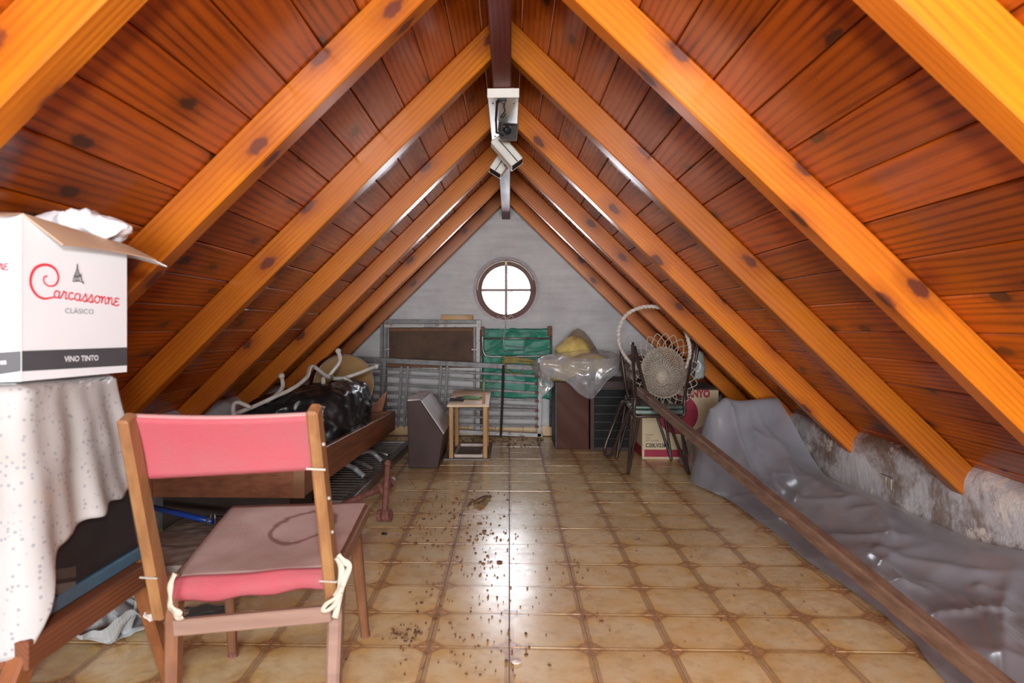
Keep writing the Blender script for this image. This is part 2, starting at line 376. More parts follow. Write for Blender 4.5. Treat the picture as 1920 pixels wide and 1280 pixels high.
for sgn in (-1, 1):
    for k in range(-1, 19):
        d = .045+.016 if k < 0 else .112+(k+.5)*PWD
        p = slope_pt(0, d, sgn); me = pme0 if k < 0 else pme
        up = Vector((sgn*math.sin(TH), 0, math.cos(TH)))         # outward from the room
        xax = Vector((sgn*math.cos(TH), 0, -math.sin(TH))); yax = Vector((0, 1, 0))
        if xax.cross(yax).dot(up) < 0: yax = -yax
        o = link('plank', me, None, ceiling, p+Vector((0, YM, 0))+up*rp.uniform(0, .003))
        o.rotation_euler = Matrix((xax, yax, up)).transposed().to_euler()
# rafters
RW, RD = .072, .105
RYS = [-.6, .23, 1.05, 1.875, 2.70, 3.56, 4.38, 5.20, 6.02]
def rafter(Y, sgn):
    L = 2.72; bm = B(); bx(bm, (-RW/2, 0, -RD), (RW/2, L, 0))
    bmesh.ops.bevel(bm, geom=bm.edges[:], offset=.004, segments=1, affect='EDGES')
    me = bpy.data.meshes.new('rafter'); bm.to_mesh(me); bm.free(); me.materials.append(RAFT)
    up = Vector((sgn*math.sin(TH), 0, math.cos(TH))); ya = Vector((sgn*math.cos(TH), 0, -math.sin(TH))); xa = ya.cross(up)
    o = link('rafter', me, None, ceiling, Vector((RX+sgn*.03, Y+RW/2, 0))+Vector((0, 0, zb(RX+.03)))+up*.0005)
    o.rotation_euler = Matrix((xa, ya, up)).transposed().to_euler()
for Y in RYS:
    rafter(Y, -1); rafter(Y, 1)
bm = B(); beam(bm, (RX, YM-LEN/2+.2, 2.075), (RX, YB+.02, 2.065), .074, .20); obj('ridge_beam', bm, RIDGE, ceiling, bevel=.004)
# window
FR = simple('dark_steel_frame', (.115, .085, .085), .4, .3, scale=30)
SASH = simple('brown_sash', (.21, .135, .125), .45, 0, col2=(.15, .085, .07), scale=12)
bm = B(); lathe(bm, [(.272, .0), (.298, .0), (.298, .035), (.272, .035), (.272, 0)], WC+Vector((0, -.03, 0)), (0, 1, 0), 64, False)
win = tag(obj('window_1', bm, FR, smooth=False), kind='structure')
bm = B(); lathe(bm, [(.222, .0), (.276, -.03), (.285, .02), (.285, .05), (.222, .05), (.222, 0)], WC+Vector((0, .05, 0)), (0, 1, 0), 64, False); sash = obj('window_sash', bm, SASH, win)
bm = B(); tube(bm, [WC+Vector((.262*math.cos(a), .005, .262*math.sin(a))) for a in [math.radians(k) for k in range(20, 185, 5)]], .0045, 6); obj('weatherstrip', bm, simple('cream_strip', (.7, .62, .5), .6), win)
bm = B(); beam(bm, WC+Vector((0, .06, -.225)), WC+Vector((0, .06, .225)), .026, .03, (0, 1, 0)); obj('mullion', bm, SASH, win, bevel=.003)
bm = B(); beam(bm, WC+Vector((-.225, .062, 0)), WC+Vector((.225, .062, 0)), .03, .026); obj('mullion', bm, SASH, win, bevel=.003)
g = M('window_glass'); gm = g.n('MixShader', i0=g.n('Fresnel', IOR=1.35), i1=g.n('BsdfTransparent', Color=(.97, .98, 1, 1)), i2=g.n('BsdfGlossy', Roughness=.03)); g.t.links.new(gm.outputs[0], g.out.inputs[0])
for q in range(4):
    a0 = q*math.pi/2; cc = [Vector((0, 0))]+[Vector((math.cos(a0+t*math.pi/24)*.228, math.sin(a0+t*math.pi/24)*.228)) for t in range(13)]
    bm = B(); prism(bm, [WC+Vector((p.x, .072, p.y)) for p in cc], (0, .004, 0)); obj('pane', bm, g.m, win)
bm = B(); bx(bm, WC+Vector((-.012, -.004, .225)), WC+Vector((.012, .03, .262))); obj('latch', bm, simple('brass', (.25, .2, .1), .4, .7), win, bevel=.003)
# socket box in right knee wall
p = atpl(1668, 905, Vector((XR-.014, 0, 0)), Vector((1, 0, 0)))
t = thing('wall_socket', 'old open electrical socket box set in the peeling right knee wall', 'socket', p)
bm = B(); bx(bm, p+Vector((-.006, -.055, -.035)), p+Vector((.03, .055, .035))); obj('recessed_box', bm, simple('dark_box', (.05, .04, .03), .6), t, bevel=.004)
for s in (-1, 1):
    bm = B(); bx(bm, p+Vector((-.014, s*.022-.017, -.026)), p+Vector((0, s*.022+.017, .026))); obj('switch_module', bm, simple('aged_ivory', (.42, .38, .30), .5), t, bevel=.003)
bm = B(); tube(bm, [p+Vector((-.01, y, z)) for y, z in ((-.05, -.032), (.05, -.032), (.05, .032), (-.05, .032))], .004, 6, closed=True); obj('metal_rim', bm, RAIL, t)
# ================================================================== THINGS AT THE RIDGE
WHITEP = simple('white_enamel', (.62, .61, .56), .35, var=.12, scale=10)
GREYP = simple('grey_horn_plastic', (.10, .088, .082), .5, var=.2)
ba, bb_ = at(914, 182, 2.78), at(973, 182, 2.78)
bm = B(); bx(bm, (ba.x, 2.78, 1.930), (bb_.x, 3.42, 1.9636)); bmesh.ops.bevel(bm, geom=bm.edges[:], offset=.003, segments=1, affect='EDGES')
t = thing('mounting_board', 'long white metal tray fixed flat under the ridge beam', 'board', ((ba.x+bb_.x)/2, 3.1, 1.964))
obj('tray', bm, WHITEP, t)
bm = B(); bx(bm, (ba.x-.001, 2.774, 1.928), (bb_.x+.001, 2.78, 1.966)); obj('front_lip', bm, WHITEP, t, bevel=.0015)
for x, y in ((ba.x+.02, 2.85), (bb_.x-.02, 2.85), (ba.x+.02, 3.35), (bb_.x-.02, 3.35)):
    bm = B(); lathe(bm, [(.0045, 0), (.0045, .003), (.002, .004)], (x, y, 1.931), (0, 0, -1), 8); obj('screw', bm, RAIL, t)
# siren horn
hc = at(955, 247, 3.02); ax = (Vector((.16, -.55, -.28))-Vector((0, 0, 0))).normalized(); s_, d_, u_ = frame(ax)
t = thing('siren_horn', 'grey square-mouthed alarm horn on a black bracket under the white tray', 'siren', hc+Vector((0, .05, .08)))
def sq(c, r): return [c-s_*r-u_*r, c+s_*r-u_*r, c+s_*r+u_*r, c-s_*r+u_*r]
bm = B(); secs = [(hc-d_*.13, .020), (hc-d_*.09, .022), (hc-d_*.055, .030), (hc+d_*.0, .037), (hc+d_*.004, .039), (hc+d_*.004, .035), (hc-d_*.03, .024), (hc-d_*.05, .018)]
R = [[bm.verts.new(q) for q in sq(c, r)] for c, r in secs]
for a, b in zip(R, R[1:]):
    for k in range(4): bm.faces.new((a[k], a[(k+1) % 4], b[(k+1) % 4], b[k]))
bm.faces.new(R[0][::-1]); bm.faces.new(R[-1]); obj('horn', bm, GREYP, t, bevel=.002)
bm = B(); lathe(bm, [(.017, 0), (.017, .02), (.013, .026), (.006, .026), (.005, .032), (0.0005, .033)], hc-d_*.05, d_, 16); obj('horn_core', bm, BLACK, t, True)
bm = B(); P = [at(950, 187, 2.785), at(937, 187, 2.785), at(932, 192, 2.81), at(930, 225, 2.93), at(931, 248, 2.99), at(944, 251, 3.0)]
for a, b in zip(P, P[1:]): beam(bm, a, b, .009, .012, (0, 1, 0))
obj('bracket', bm, BLACK, t)
bm = B(); lathe(bm, [(.010, 0), (.010, .016), (.006, .02)], at(944, 187, 2.80)+Vector((0, 0, .006)), (0, 0, -1), 10); obj('bolt', bm, RAIL, t)
bm = B(); tube(bm, spline([at(946, 191, 2.80), at(945, 202, 2.83), at(947, 207, 2.85), at(943, 214, 2.88), at(939, 219, 2.9), at(943, 220, 2.9), at(948, 213, 2.88)], 5), .0028, 6); obj('cable', bm, BLACK, t)
# two security cameras
def seccam(lbl, rear, front, wd, ht, up, louv):
    rear, front = Vector(rear), Vector(front); s, d, u = frame(front-rear, up); L = (front-rear).length
    t = thing('security_camera', lbl, 'camera', (rear+front)/2, 'security cameras under the ridge')
    bm = B(); beam(bm, rear, front, wd, ht, up); obj('housing', bm, WHITEP, t, bevel=.006)
    bm = B(); beam(bm, rear-u*(ht/2+.001)+d*L*.12, front-u*(ht/2+.001), .004, .003, up); obj('seam', bm, BLACK, t)
    bm = B(); beam(bm, front-d*.004, front+d*.0025, wd*.86, ht*.8, up); obj('front_glass', bm, BLACK, t, bevel=.002)
    bm = B(); beam(bm, front+u*(ht/2+.002)-d*L*.6, front+u*(ht/2+.002)+d*.001, wd*1.0, .004, up); obj('sun_shield', bm, WHITEP, t)
    if louv:
        for k in range(3):
            bm = B(); beam(bm, rear+d*(.03+.022*k)+s*(wd/2+.001)-u*ht*.45, rear+d*(.03+.022*k)+s*(wd/2+.001)+u*ht*.45, .004, .008, d); obj('vent_slot', bm, BLACK, t)
        bm = B(); tube(bm, [(rear+front)/2+u*ht/2, (rear+front)/2+u*(ht/2+.04), (rear+front)/2+u*.11+Vector((0, .02, 0))], .011, 8); obj('mount_arm', bm, BLACK, t)
    else:
        bm = B(); tube(bm, [rear+d*.03, rear+d*.03+u*.11], .011, 8); obj('mount_arm', bm, BLACK, t)
seccam('right-hand white security camera with louvred side, hanging beneath the horn', at(930, 262, 3.20), at(970, 308, 3.17), .068, .055, (-.45, 1, .3), True)
seccam('left-hand white security camera, half hidden behind the louvred one', at(956, 284, 3.42), at(928, 324, 3.39), .070, .055, (.25, 1, .3), False)
# ================================================================== FAR WALL, LEFT TO RIGHT
def bar(name, a, b, wd, ht, m, parent, up=(0, -1, 0), bev=.002):
    bm = B(); beam(bm, a, b, wd, ht, up); return obj(name, bm, m, parent, bevel=bev)
# hardboard sheet and offcut
t = thing('hardboard_sheet', 'brown stained hardboard panel leaning on the gable wall behind the metal bed ends', 'panel', at(806, 690, 6.14))
HB = simple('hardboard', (.115, .062, .032), .75, col2=(.06, .033, .02), scale=7, bump=.3)
HBE = simple('rust_brown_strip', (.20, .085, .035), .7, col2=(.13, .06, .03), scale=12)
bm = B(); bx(bm, at(729, 690, 6.135), at(887, 614, 6.15)); obj('sheet', bm, HB, t, bevel=.002)
bm = B(); bx(bm, at(731, 621, 6.125), at(886, 615, 6.135)); obj('top_batten', bm, HBE, t, bevel=.002)
bm = B(); bx(bm, at(727, 690, 6.125), at(887, 678, 6.135)); obj('bottom_batten', bm, HBE, t, bevel=.002)
# bed end A
t = thing('metal_bed_end', 'tall grey metal bed end with open rectangular frame, leaning under the wood offcut', 'bed frame', at(805, 816, 6.09))
ya = 6.10
bar('top_rail', at(714, 602, ya), at(899, 603, ya), .035, .03, STEEL, t)
bar('inner_rail', at(720, 611, ya-.02), at(899, 610, ya-.02), .030, .02, STEELW, t)
bar('lower_rail', at(728, 692, ya-.02), at(893, 692, ya-.02), .03, .02, STEELW, t)
for nm, px, px2, wd, mm in (('upright', 716, 715, .028, STEEL), ('upright', 724, 722, .022, STEEL), ('upright', 890, 890, .018, STEEL), ('upright', 897.5, 896, .042, STEELW)):
    bar(nm, at(px, 600, ya-.01), at(px2, 815, ya-.01), wd, .025, mm, t)
for y in (654, 655): pass
bar('cross_pin', at(722, 655, ya-.02), at(731, 654, ya-.02), .015, .012, STEELW, t); bar('cross_pin', at(884, 655, ya-.02), at(897, 656, ya-.02), .015, .012, STEELW, t)
bm = B(); bx(bm, at(795, 613, ya-.055), at(818, 607.5, ya-.03)); obj('name_plate', bm, simple('plate', (.12, .12, .13), .4, .5), t, bevel=.001)
bm = B(); bx(bm, at(827, 599.6, 6.05), at(887, 590.5, 6.13)); tag(obj('wood_offcut', bm, YELW, bevel=.003), 'short pale wood offcut lying on the grey bed end beside the window', 'wood')
# slatted bed base B
t = thing('slatted_bed_base', 'long grey metal slatted bed base propped sideways against the gable wall', 'bed frame', at(930, 818, 5.97))
yb = 5.98
bar('top_rail', at(634, 671, yb), at(1016, 690, yb), .044, .035, STEEL, t)
bar('bottom_rail', at(842, 808, yb), at(1017, 816, yb), .034, .03, STEELW, t)
bar('end_upright', at(1013, 688, yb), at(1011, 818, yb), .034, .03, STEELW, t)
bar('end_upright', at(722, 676, yb-.03), at(712, 812, yb-.03), .032, .02, STEEL, t)
for k, (yl, yr) in enumerate(((688, 705), (700, 719), (717, 736), (733, 751), (748, 764), (764, 769), (779, 784), (794, 799), )):
    bar('slat', at(640, yl-2, yb-.012), at(1007, yr, yb-.012), .021, .008, STEEL, t)
for a, b in ((753, 746), (765, 757), (827, 820), (839, 831)): bar('cross_tie', at(a, 686, yb-.028), at(b, 800, yb-.028), .022, .008, STEEL, t)
bm = B(); tube(bm, [at(944, 684, yb-.04), at(942, 750, yb-.04), at(939, 817, yb-.04)], .011, 8); obj('rod', bm, BRTUBE, t)
for k, (yl, yr) in enumerate(((705, 0), (719, 0), (736, 0), (751, 0), (769, 0), (784, 0), (799, 0))):
    bm = B(); bx(bm, at(1003, yl+3, yb-.028), at(1010, yl-2, yb-.014)); obj('slat_clip', bm, RUST, t)
for px in (804, 750, 840): 
    bm = B(); lathe(bm, [(.006, 0), (.006, .035)], at(px, 690, yb-.03), (0, 0, -1), 8); obj('spring_hook', bm, STEELW, t)
# green folding camp bed
GREEN = simple('green_canvas', (.018, .235, .15), .5, col2=(.01, .15, .10), scale=8, bump=.25)
GREENL = simple('pale_green_canvas', (.13, .36, .29), .55, col2=(.07, .26, .20), scale=8, bump=.2)
t = thing('folding_camp_bed', 'folded green canvas camp bed with steel tube frame standing below the round window', 'camp bed', at(968, 810, 6.07))
yc = 6.09
def cf(u, v):
    p = at(905+128*u, 616+130*v, yc); n = .018*math.sin(u*9+v*4)*math.sin(v*7)+.012*noise.noise(Vector((u*8, v*14, 2))); return p+Vector((0, n, 0))
bm = B(); grid(bm, cf, 30, 36, .03); obj('canvas', bm, GREEN, t, True)
for a, b, c_, d in ((943, 984, 637, 664), (945, 985, 700, 736)):
    bm = B(); grid(bm, lambda u, v: at(a+(b-a)*u, c_+(d-c_)*v, yc-.046+.006*math.sin(v*9)), 8, 8, .004); obj('patch', bm, GREENL, t, True)
for s in range(5):
    u0 = 646+s*4.5
    if s < 2:
        bm = B(); tube(bm, [at(945, 648+s*10, yc-.06), at(985, 652+s*4, yc-.06)], .004, 6); obj('lacing', bm, BLACK, t)
for k, (x0, y0, x1, y1) in enumerate(((948, 655, 984, 652), (986, 640, 1030, 634), (986, 660, 1030, 654), (908, 660, 943, 640), (908, 700, 943, 690), (986, 704, 1030, 696))):
    bm = B(); tube(bm, spline([at(x0, y0, yc-.045), at((x0+x1)/2, (y0+y1)/2+2, yc-.05), at(x1, y1, yc-.045)], 4), .006, 5); obj('canvas_fold', bm, GREEN, t, True)
bm = B(); tube(bm, spline([at(905, 620, yc-.06), at(905, 634, yc-.06)], 2)+spline([at(905, 640, yc-.06), at(905.5, 655, yc-.06), at(909, 664, yc-.06), at(917, 668, yc-.06), at(950, 668.5, yc-.06), at(1032, 667, yc-.06)], 5), .009, 8); obj('frame_tube', bm, RAIL, t, True)
bm = B(); tube(bm, [at(905, 634.5, yc-.06), at(1031, 634.5, yc-.06)], .009, 8); obj('frame_tube', bm, RAIL, t, True)
bm = B(); tube(bm, [at(1033, 612, yc-.03), at(1033, 700, yc-.03), at(1032, 800, yc-.02)], .011, 8); obj('frame_leg', bm, RAIL, t, True)
bm = B(); tube(bm, [at(902, 618, yc-.05), at(902, 700, yc-.03), at(902, 800, yc-.02)], .011, 8); obj('frame_leg', bm, RAIL, t, True)
for px, py in ((905, 618), (1031, 617)):
    bm = B(); bx(bm, at(px-3.5, py+13, yc-.075), at(px+3.5, py-6, yc-.04)); obj('hinge', bm, RUST, t, bevel=.004)
# skein of straw rope resting on top rail
STRAW = simple('straw_rope', (.33, .28, .09), .8, col2=(.19, .15, .05), scale=60)
t = thing('rope_skein', 'coiled skein of yellow straw rope lying against the green camp bed', 'rope', at(973, 684, 5.93))
rr = random.Random(5)
for k in range(12):
    o1, o2 = rr.uniform(-4, 4), rr.uniform(-4, 4)
    bm = B(); tube(bm, spline([at(940+rr.uniform(0, 5), 676+o1, 5.9), at(955, 674+o1+rr.uniform(-2, 2), 5.88), at(975, 676+o2, 5.87), at(992, 678+o2, 5.88), at(1006-rr.uniform(0, 5), 680+o2*.7, 5.9)], 4), .007, 5); obj('strand', bm, STRAW, t, True)
bm = B(); tube(bm, spline([at(948, 682, 5.9), at(950, 693, 5.93), at(962, 700, 5.93), at(976, 700, 5.93), at(980, 692, 5.92)], 5), .007, 5); obj('strand', bm, STRAW, t, True)
# wire hanging from the window
bm = B(); tube(bm, spline([at(945, 592, 6.16), at(948, 598, 6.14), at(948, 612, 6.14), at(946, 622, 6.05), at(944, 640, 6.02), at(945, 650, 6.0)], 5), .004, 5)
tag(obj('hanging_wire', bm, simple('pale_wire', (.6, .55, .48), .5), smooth=True), 'thin pale wire dangling from the bottom of the round window', 'wire')
bm = B(); tube(bm, spline([at(932, 592, 6.16), at(938, 597, 6.14), at(946, 594, 6.15), at(952, 598, 6.14), at(958, 592, 6.15), at(963, 596, 6.14)], 5), .003, 5)
tag(obj('cord_tangle', bm, simple('pale_cord', (.66, .58, .5), .6), smooth=True), 'tangled bit of pale cord caught in the lower rim of the round window', 'cord')
# brown angular cabinet
f0 = [at(763, 752, 4.75), at(788, 750, 4.75), at(832, 815, 4.75), at(821, 876, 4.75), at(766, 880, 4.75)]
lowz = min(q.z for q in f0)
for q in f0[3:]: q.z = .002
t = thing('angled_cabinet', 'dark brown angular cabinet with sloping grey face, standing left of the small table', 'cabinet', (f0[4].x+.1, 5.0, 0))
bm = B(); prism(bm, f0, (0, .62, 0)); obj('cabinet_body', bm, DARKB, t, bevel=.004)
GRL = simple('grey_formica', (.56, .55, .56), .5, col2=(.45, .44, .45), scale=5)
bm = B(); a, b = f0[1], f0[2]; nn = Vector((b.z-a.z, 0, a.x-b.x)).normalized(); nn = nn if nn.z > 0 else -nn
prism(bm, [a+nn*.001+(b-a)*.02, b+nn*.001-(b-a)*.02, b+nn*.007-(b-a)*.02, a+nn*.007+(b-a)*.02], (0, .61, 0)); obj('sloping_panel', bm, GRL, t)
bm = B(); bx(bm, (f0[0].x+.004, 4.755, f0[0].z-.001), (f0[1].x, 5.36, f0[0].z+.012)); obj('top_panel', bm, simple('flaking_white', (.55, .52, .5), .7, col2=(.22, .08, .06), scale=32, lo=.54, hi=.6), t)
# small table
z1 = .435; fl = at(838, 752, 5.02); fr = at(917, 752, 5.02)
t = thing('small_table', 'rough little pale pine table with yellow legs and a grey base board', 'table', ((fl.x+fr.x)/2, 5.3, 0))
zt = lambda y: .416+.046*(y-5.02)/.6
bm = B(); hexa(bm, [(fl.x, 5.02, zt(5.02)-.02), (fr.x, 5.02, zt(5.02)-.02), (fr.x, 5.62, zt(5.62)-.02), (fl.x, 5.62, zt(5.62)-.02), (fl.x, 5.02, zt(5.02)), (fr.x, 5.02, zt(5.02)), (fr.x, 5.62, zt(5.62)), (fl.x, 5.62, zt(5.62))]); obj('table_top', bm, PALEW, t, bevel=.003)
LEGW = simple('leg_wood', (.45, .24, .06), .5, col2=(.33, .16, .04), scale=18, stretch=(1, 1, .15))
bl, br_ = at(832, 859, 5.07), at(919, 857, 5.07)
bm = B(); bx(bm, (bl.x, 5.04, .0), (br_.x, 5.76, .012)); obj('base_board', bm, simple('dusty_board', (.25, .22, .20), .8, scale=9), t, bevel=.002)
for x, y in ((fl.x+.028, 5.07), (fr.x-.03, 5.07), (fl.x+.03, 5.58), (fr.x-.035, 5.58)):
    bm = B(); bx(bm, (x-.016, y-.016, .012), (x+.016, y+.016, zt(y)-.019)); obj('leg', bm, LEGW, t, bevel=.003)
PW = simple('pinkish_batten', (.6, .5, .45), .6, scale=12)
for lo, hi in (((fl.x+.05, 5.09, .0125), (fr.x-.05, 5.115, .035)), ((fl.x+.05, 5.56, .0125), (fr.x-.05, 5.585, .035)), ((fr.x-.065, 5.12, .0125), (fr.x-.045, 5.555, .035)), ((fl.x+.045, 5.12, .0125), (fl.x+.065, 5.555, .035))):
    bm = B(); bx(bm, lo, hi); obj('base_batten', bm, PW, t, bevel=.002)
HANDG = simple('green_handle', (.07, .20, .075), .45, col2=(.16, .24, .12), scale=25)
# file standing in the corner, brush lying on top
t = thing('file_tool', 'green handled file standing upright at the corner of the small pine table', 'tool', at(907, 757, 5.0))
p0, p1, p2 = at(907, 757, 5.0), at(907, 735, 5.0), at(907.5, 709, 5.0)
bm = B(); lathe(bm, [(.010, 0), (.012, .015), (.0135, .06), (.011, .095), (.004, .103)], p1, p2-p1, 12); obj('handle', bm, HANDG, t, True)
bm = B(); beam(bm, p0, p1, .022, .006, (0, -1, 0)); obj('blade', bm, simple('rusty_blade', (.3, .13, .05), .6, .3), t)
t = thing('scraper_tool', 'green handled scraper with dark blade lying across the small pine table', 'tool', at(880, 745, 5.25))
q0, q1 = Vector((at(868, 742, 5.25).x, 5.25, zt(5.25)+.013)), Vector((at(905, 742, 5.2).x, 5.22, zt(5.22)+.013))
bm = B(); lathe(bm, [(.008, 0), (.012, .012), (.0125, .1), (.009, .15)], q0, q1-q0, 12); obj('handle', bm, HANDG, t, True)
bm = B(); beam(bm, q0, q0-Vector((.04, -.03, .004)), .05, .006); obj('blade', bm, BLACK, t)
t = thing('pliers', 'dark rusty pliers lying on the small pine table left of the green scraper', 'tool', at(855, 748, 5.18))
for s in (-1, 1):
    bm = B(); c = Vector((at(856, 748, 5.16).x, 5.16+s*.02, zt(5.16)+.010)); tube(bm, spline([c+Vector((-.05, s*.012, 0)), c+Vector((-.01, s*.006, 0)), c+Vector((.03, -s*.004, 0)), c+Vector((.055, -s*.008, 0))], 4), .009, 8); obj('jaw', bm, BLACK, t, True)
# ================================================================== RIGHT GROUP
# two speaker cabinets
c0, c1 = at(1041, 840, 5.52), at(1104, 715, 5.52)
t = thing('wooden_cabinet', 'brown wood veneer cabinet with dark left edge, standing on the floor under the plastic-wrapped foam', 'cabinet', ((c0.x+c1.x)/2, 5.7, 0))
bm = B(); bx(bm, (c0.x, 5.535, 0), (c1.x, 5.98, .545)); obj('carcass', bm, BLACK, t, bevel=.003)
bm = B(); bx(bm, (c0.x+.012, 5.52, 0.002), (c1.x, 5.536, .543)); obj('front_panel', bm, CABW, t, bevel=.002)
d0, d1 = at(1107, 840, 5.46), at(1190, 715, 5.46)
t = thing('louvred_cabinet', 'black louvred cabinet in a brown surround, right of the wood veneer cabinet', 'cabinet', ((d0.x+d1.x)/2, 5.7, 0))
bm = B(); bx(bm, (d0.x, 5.48, 0), (d1.x, 5.98, .555)); obj('carcass', bm, DARKB, t, bevel=.003)
for x0, x1, z0, z1_ in ((d0.x, d0.x+.03, 0, .555), (d1.x-.03, d1.x, 0, .555), (d0.x+.03, d1.x-.03, .0, .03), (d0.x+.03, d1.x-.03, .50, .555)):
    bm = B(); bx(bm, (x0, 5.455, z0), (x1, 5.48, z1_)); obj('surround', bm, DARKB, t, bevel=.002)
GRILL = simple('grille_black', (.009, .010, .011), .55, var=.3, spec=.12)
for k in range(7):
    z = .035+k*.066
    bm = B(); hexa(bm, [(d0.x+.031, 5.462, z), (d1.x-.031, 5.462, z), (d1.x-.031, 5.479, z), (d0.x+.031, 5.479, z), (d0.x+.031, 5.470, z+.060), (d1.x-.031, 5.470, z+.060), (d1.x-.031, 5.479, z+.060), (d0.x+.031, 5.479, z+.060)]); obj('louvre', bm, GRILL, t)
    bm = B(); bx(bm, (d0.x+.031, 5.459, z+.060), (d1.x-.031, 5.466, z+.0635)); obj('louvre_edge', bm, simple('edge_grey', (.05, .05, .05), .5) if k == 0 else bpy.data.materials['edge_grey'], t)
# clear plastic
def clear(name, alpha, col, rough=.12):
    m = M(name); n = m.noise(m.co(), 9, 4, .6)
    d = m.n('BsdfPrincipled', Base_Color=col, Roughness=rough, Specular_IOR_Level=.8)
    m.set(d.inputs['Normal'], m.bump(m.noise(m.co(), 20, 4), .2, .01))
    x = m.n('MixShader', i0=m.ramp(n, [(.35, alpha-.12), (.7, alpha+.12)]), i1=m.n('BsdfTransparent', Color=(.97, .97, .97, 1)), i2=d); m.t.links.new(x.outputs[0], m.out.inputs[0]); return m.m
CLEAR = clear('clear_plastic', .24, (.6, .6, .62), .16); CLEARB = clear('smoky_plastic', .5, (.32, .26, .18))
FOAM = simple('yellow_foam', (.66, .50, .16), .9, col2=(.50, .36, .11), scale=11, bump=.4)
fc = at(1085, 683, 5.6)
t = thing('wrapped_foam', 'yellow foam cushions crumpled inside a clear plastic bag on the two cabinets', 'foam', Vector((fc.x, 5.65, .56)))
bm = B(); blob(bm, (fc.x-.02, 5.72, .655), .29, .19, .085, .05, 7, 3, 4, 3, lambda q, n: Vector((q.x, q.y, q.z+.08*q.x+.02*math.sin(q.x*14)))); obj('foam_slab', bm, FOAM, t, True)
bm = B(); blob(bm, (fc.x-.02, 5.77, .80), .15, .12, .10, .05, 8, 2.2, 4, 5, lambda q, n: Vector((q.x*(1-max(q.z, 0)*4.0), q.y, q.z))); obj('foam_lump', bm, FOAM, t, True)
def bagf(q, n):
    k = max(0, -q.z/.11)
    return Vector((q.x, q.y-(.03*k), q.z+.07*q.x))
bm = B(); blob(bm, (fc.x-.01, 5.70, .665), .345, .255, .105, .085, 8, 2.6, 5, 9, bagf); obj('plastic_bag', bm, CLEAR, t, True)
# front flap of the bag hanging down to a point
fp = [(1012, 690), (1030, 706), (1062, 716), (1086, 738), (1108, 748), (1122, 735), (1140, 712), (1158, 702)]
tp = [(1010, 672), (1030, 664), (1060, 668), (1085, 670), (1105, 672), (1122, 672), (1140, 672), (1160, 668)]
fs, ts = spline([(a, b, 0) for a, b in fp], 5), spline([(a, b, 0) for a, b in tp], 5); nF = len(fs)-1
def flap(u, v):
    i = min(int(round(u*nF)), nF); a, b = ts[i], fs[i]; q = a.lerp(b, v); Yq = 5.43-.03*math.sin(v*3.1)+.03*cryst((u*5, v*3, 1), 1.2)
    return at(q.x, q.y, Yq)
bm = B(); grid(bm, flap, nF, 14, .001); obj('bag_flap', bm, CLEAR, t, True)
def hump(u, v):
    a = 2*math.pi*u; r = (1-v)**.62*.165+.006; cr = (cryst((math.cos(a)*3, math.sin(a)*3, v*2), 1)-.5)*.06*(1-v)
    return Vector((fc.x+.015+(r*1.15+cr)*math.cos(a), 5.8+(r*.75+cr)*math.sin(a), .69+.285*v))
bm = B(); grid(bm, hump, 40, 16, 0); bmesh.ops.remove_doubles(bm, verts=bm.verts, dist=.0005); obj('smoky_bag', bm, CLEARB, t, True)
# tail hanging left of the cabinet
bm = B(); grid(bm, lambda u, v: at(1012+24*u+3*math.sin(v*9), 690+58*v*(1-.4*u), 5.5+.04*cryst((u*2, v*3, 4), 1)), 8, 14, .001); obj('bag_tail', bm, CLEAR, t, True)
# dark crumpled bag bundle behind the chair
bm = B(); blob(bm, at(1190, 690, 5.5), .10, .10, .10, .06, 10, 2.4, 4, 21); tag(obj('foil_bundle', bm, simple('grey_foil', (.30, .27, .24), .3, .35, col2=(.12, .10, .09), scale=16), smooth=True), 'crumpled grey foil bundle on the louvred cabinet behind the stacked chairs', 'bundle')
# SANYO carton
CARTON = simple('cream_carton', (.60, .50, .33), .8, col2=(.48, .38, .24), scale=4)
CRIM = simple('crimson_print', (.33, .008, .04), .6, var=.2)
INK = simple('black_ink', (.02, .018, .016), .7)
b0 = at(1204, 859, 5.12); X0, X1, ZT = b0.x, 1.56, .518
t = thing('television_carton', 'cream television carton with red lettering and crimson disc behind the stacked chairs', 'box', ((X0+X1)/2, 5.4, 0))
bm = B(); bx(bm, (X0, 5.12, .0), (X1, 5.66, ZT)); obj('carton', bm, CARTON, t, bevel=.003)
bm = B(); hexa(bm, [(X0+.02, 5.13, ZT), (X1, 5.125, ZT), (X1, 5.5, ZT), (X0+.02, 5.5, ZT), (X0+.02, 5.13, ZT+.004), (X1, 5.11, ZT+.012), (X1, 5.5, ZT+.03), (X0+.02, 5.5, ZT+.004)]); obj('top_flap', bm, simple('dark_card', (.10, .08, .07), .8), t)
rt_, up_ = Vector((1, 0, 0)), Vector((0, 0, 1)); n_ = Vector((0, -1, 0))
# text normal: right x up = (0,-1,0) faces the camera
def T(body, px, py, size, m, sx=1, bold=0, name='lettering'):
    p = at(px, py, 5.119); obj(name, text_bm(body, p, rt_, up_, size, sx, bold, .001), m, t)
T('SANYO', 1281, 744, .074, CRIM, .80, .004)
T('Televisor', 1210, 816, .017, INK); T('Color', 1210, 821.5, .017, INK); T('de 51 cm (20")', 1210, 827, .017, INK); T('C20LV23M', 1210, 838, .040, INK, .9, .0012)
bm = B(); lathe(bm, [(.15, 0), (.15, .0015)], at(1271, 776, 5.119), (0, -1, 0), 40); obj('crimson_disc', bm, CRIM, t)
q0, q1 = at(1208, 856, 5.119), at(1300, 843, 5.119)
bm = B(); bx(bm, (q0.x, 5.117, q0.z), (X1-.01, 5.1195, q1.z)); obj('crimson_band', bm, CRIM, t)
T('FUZZY', 1244, 855, .050, CARTON, 1.1, .002)
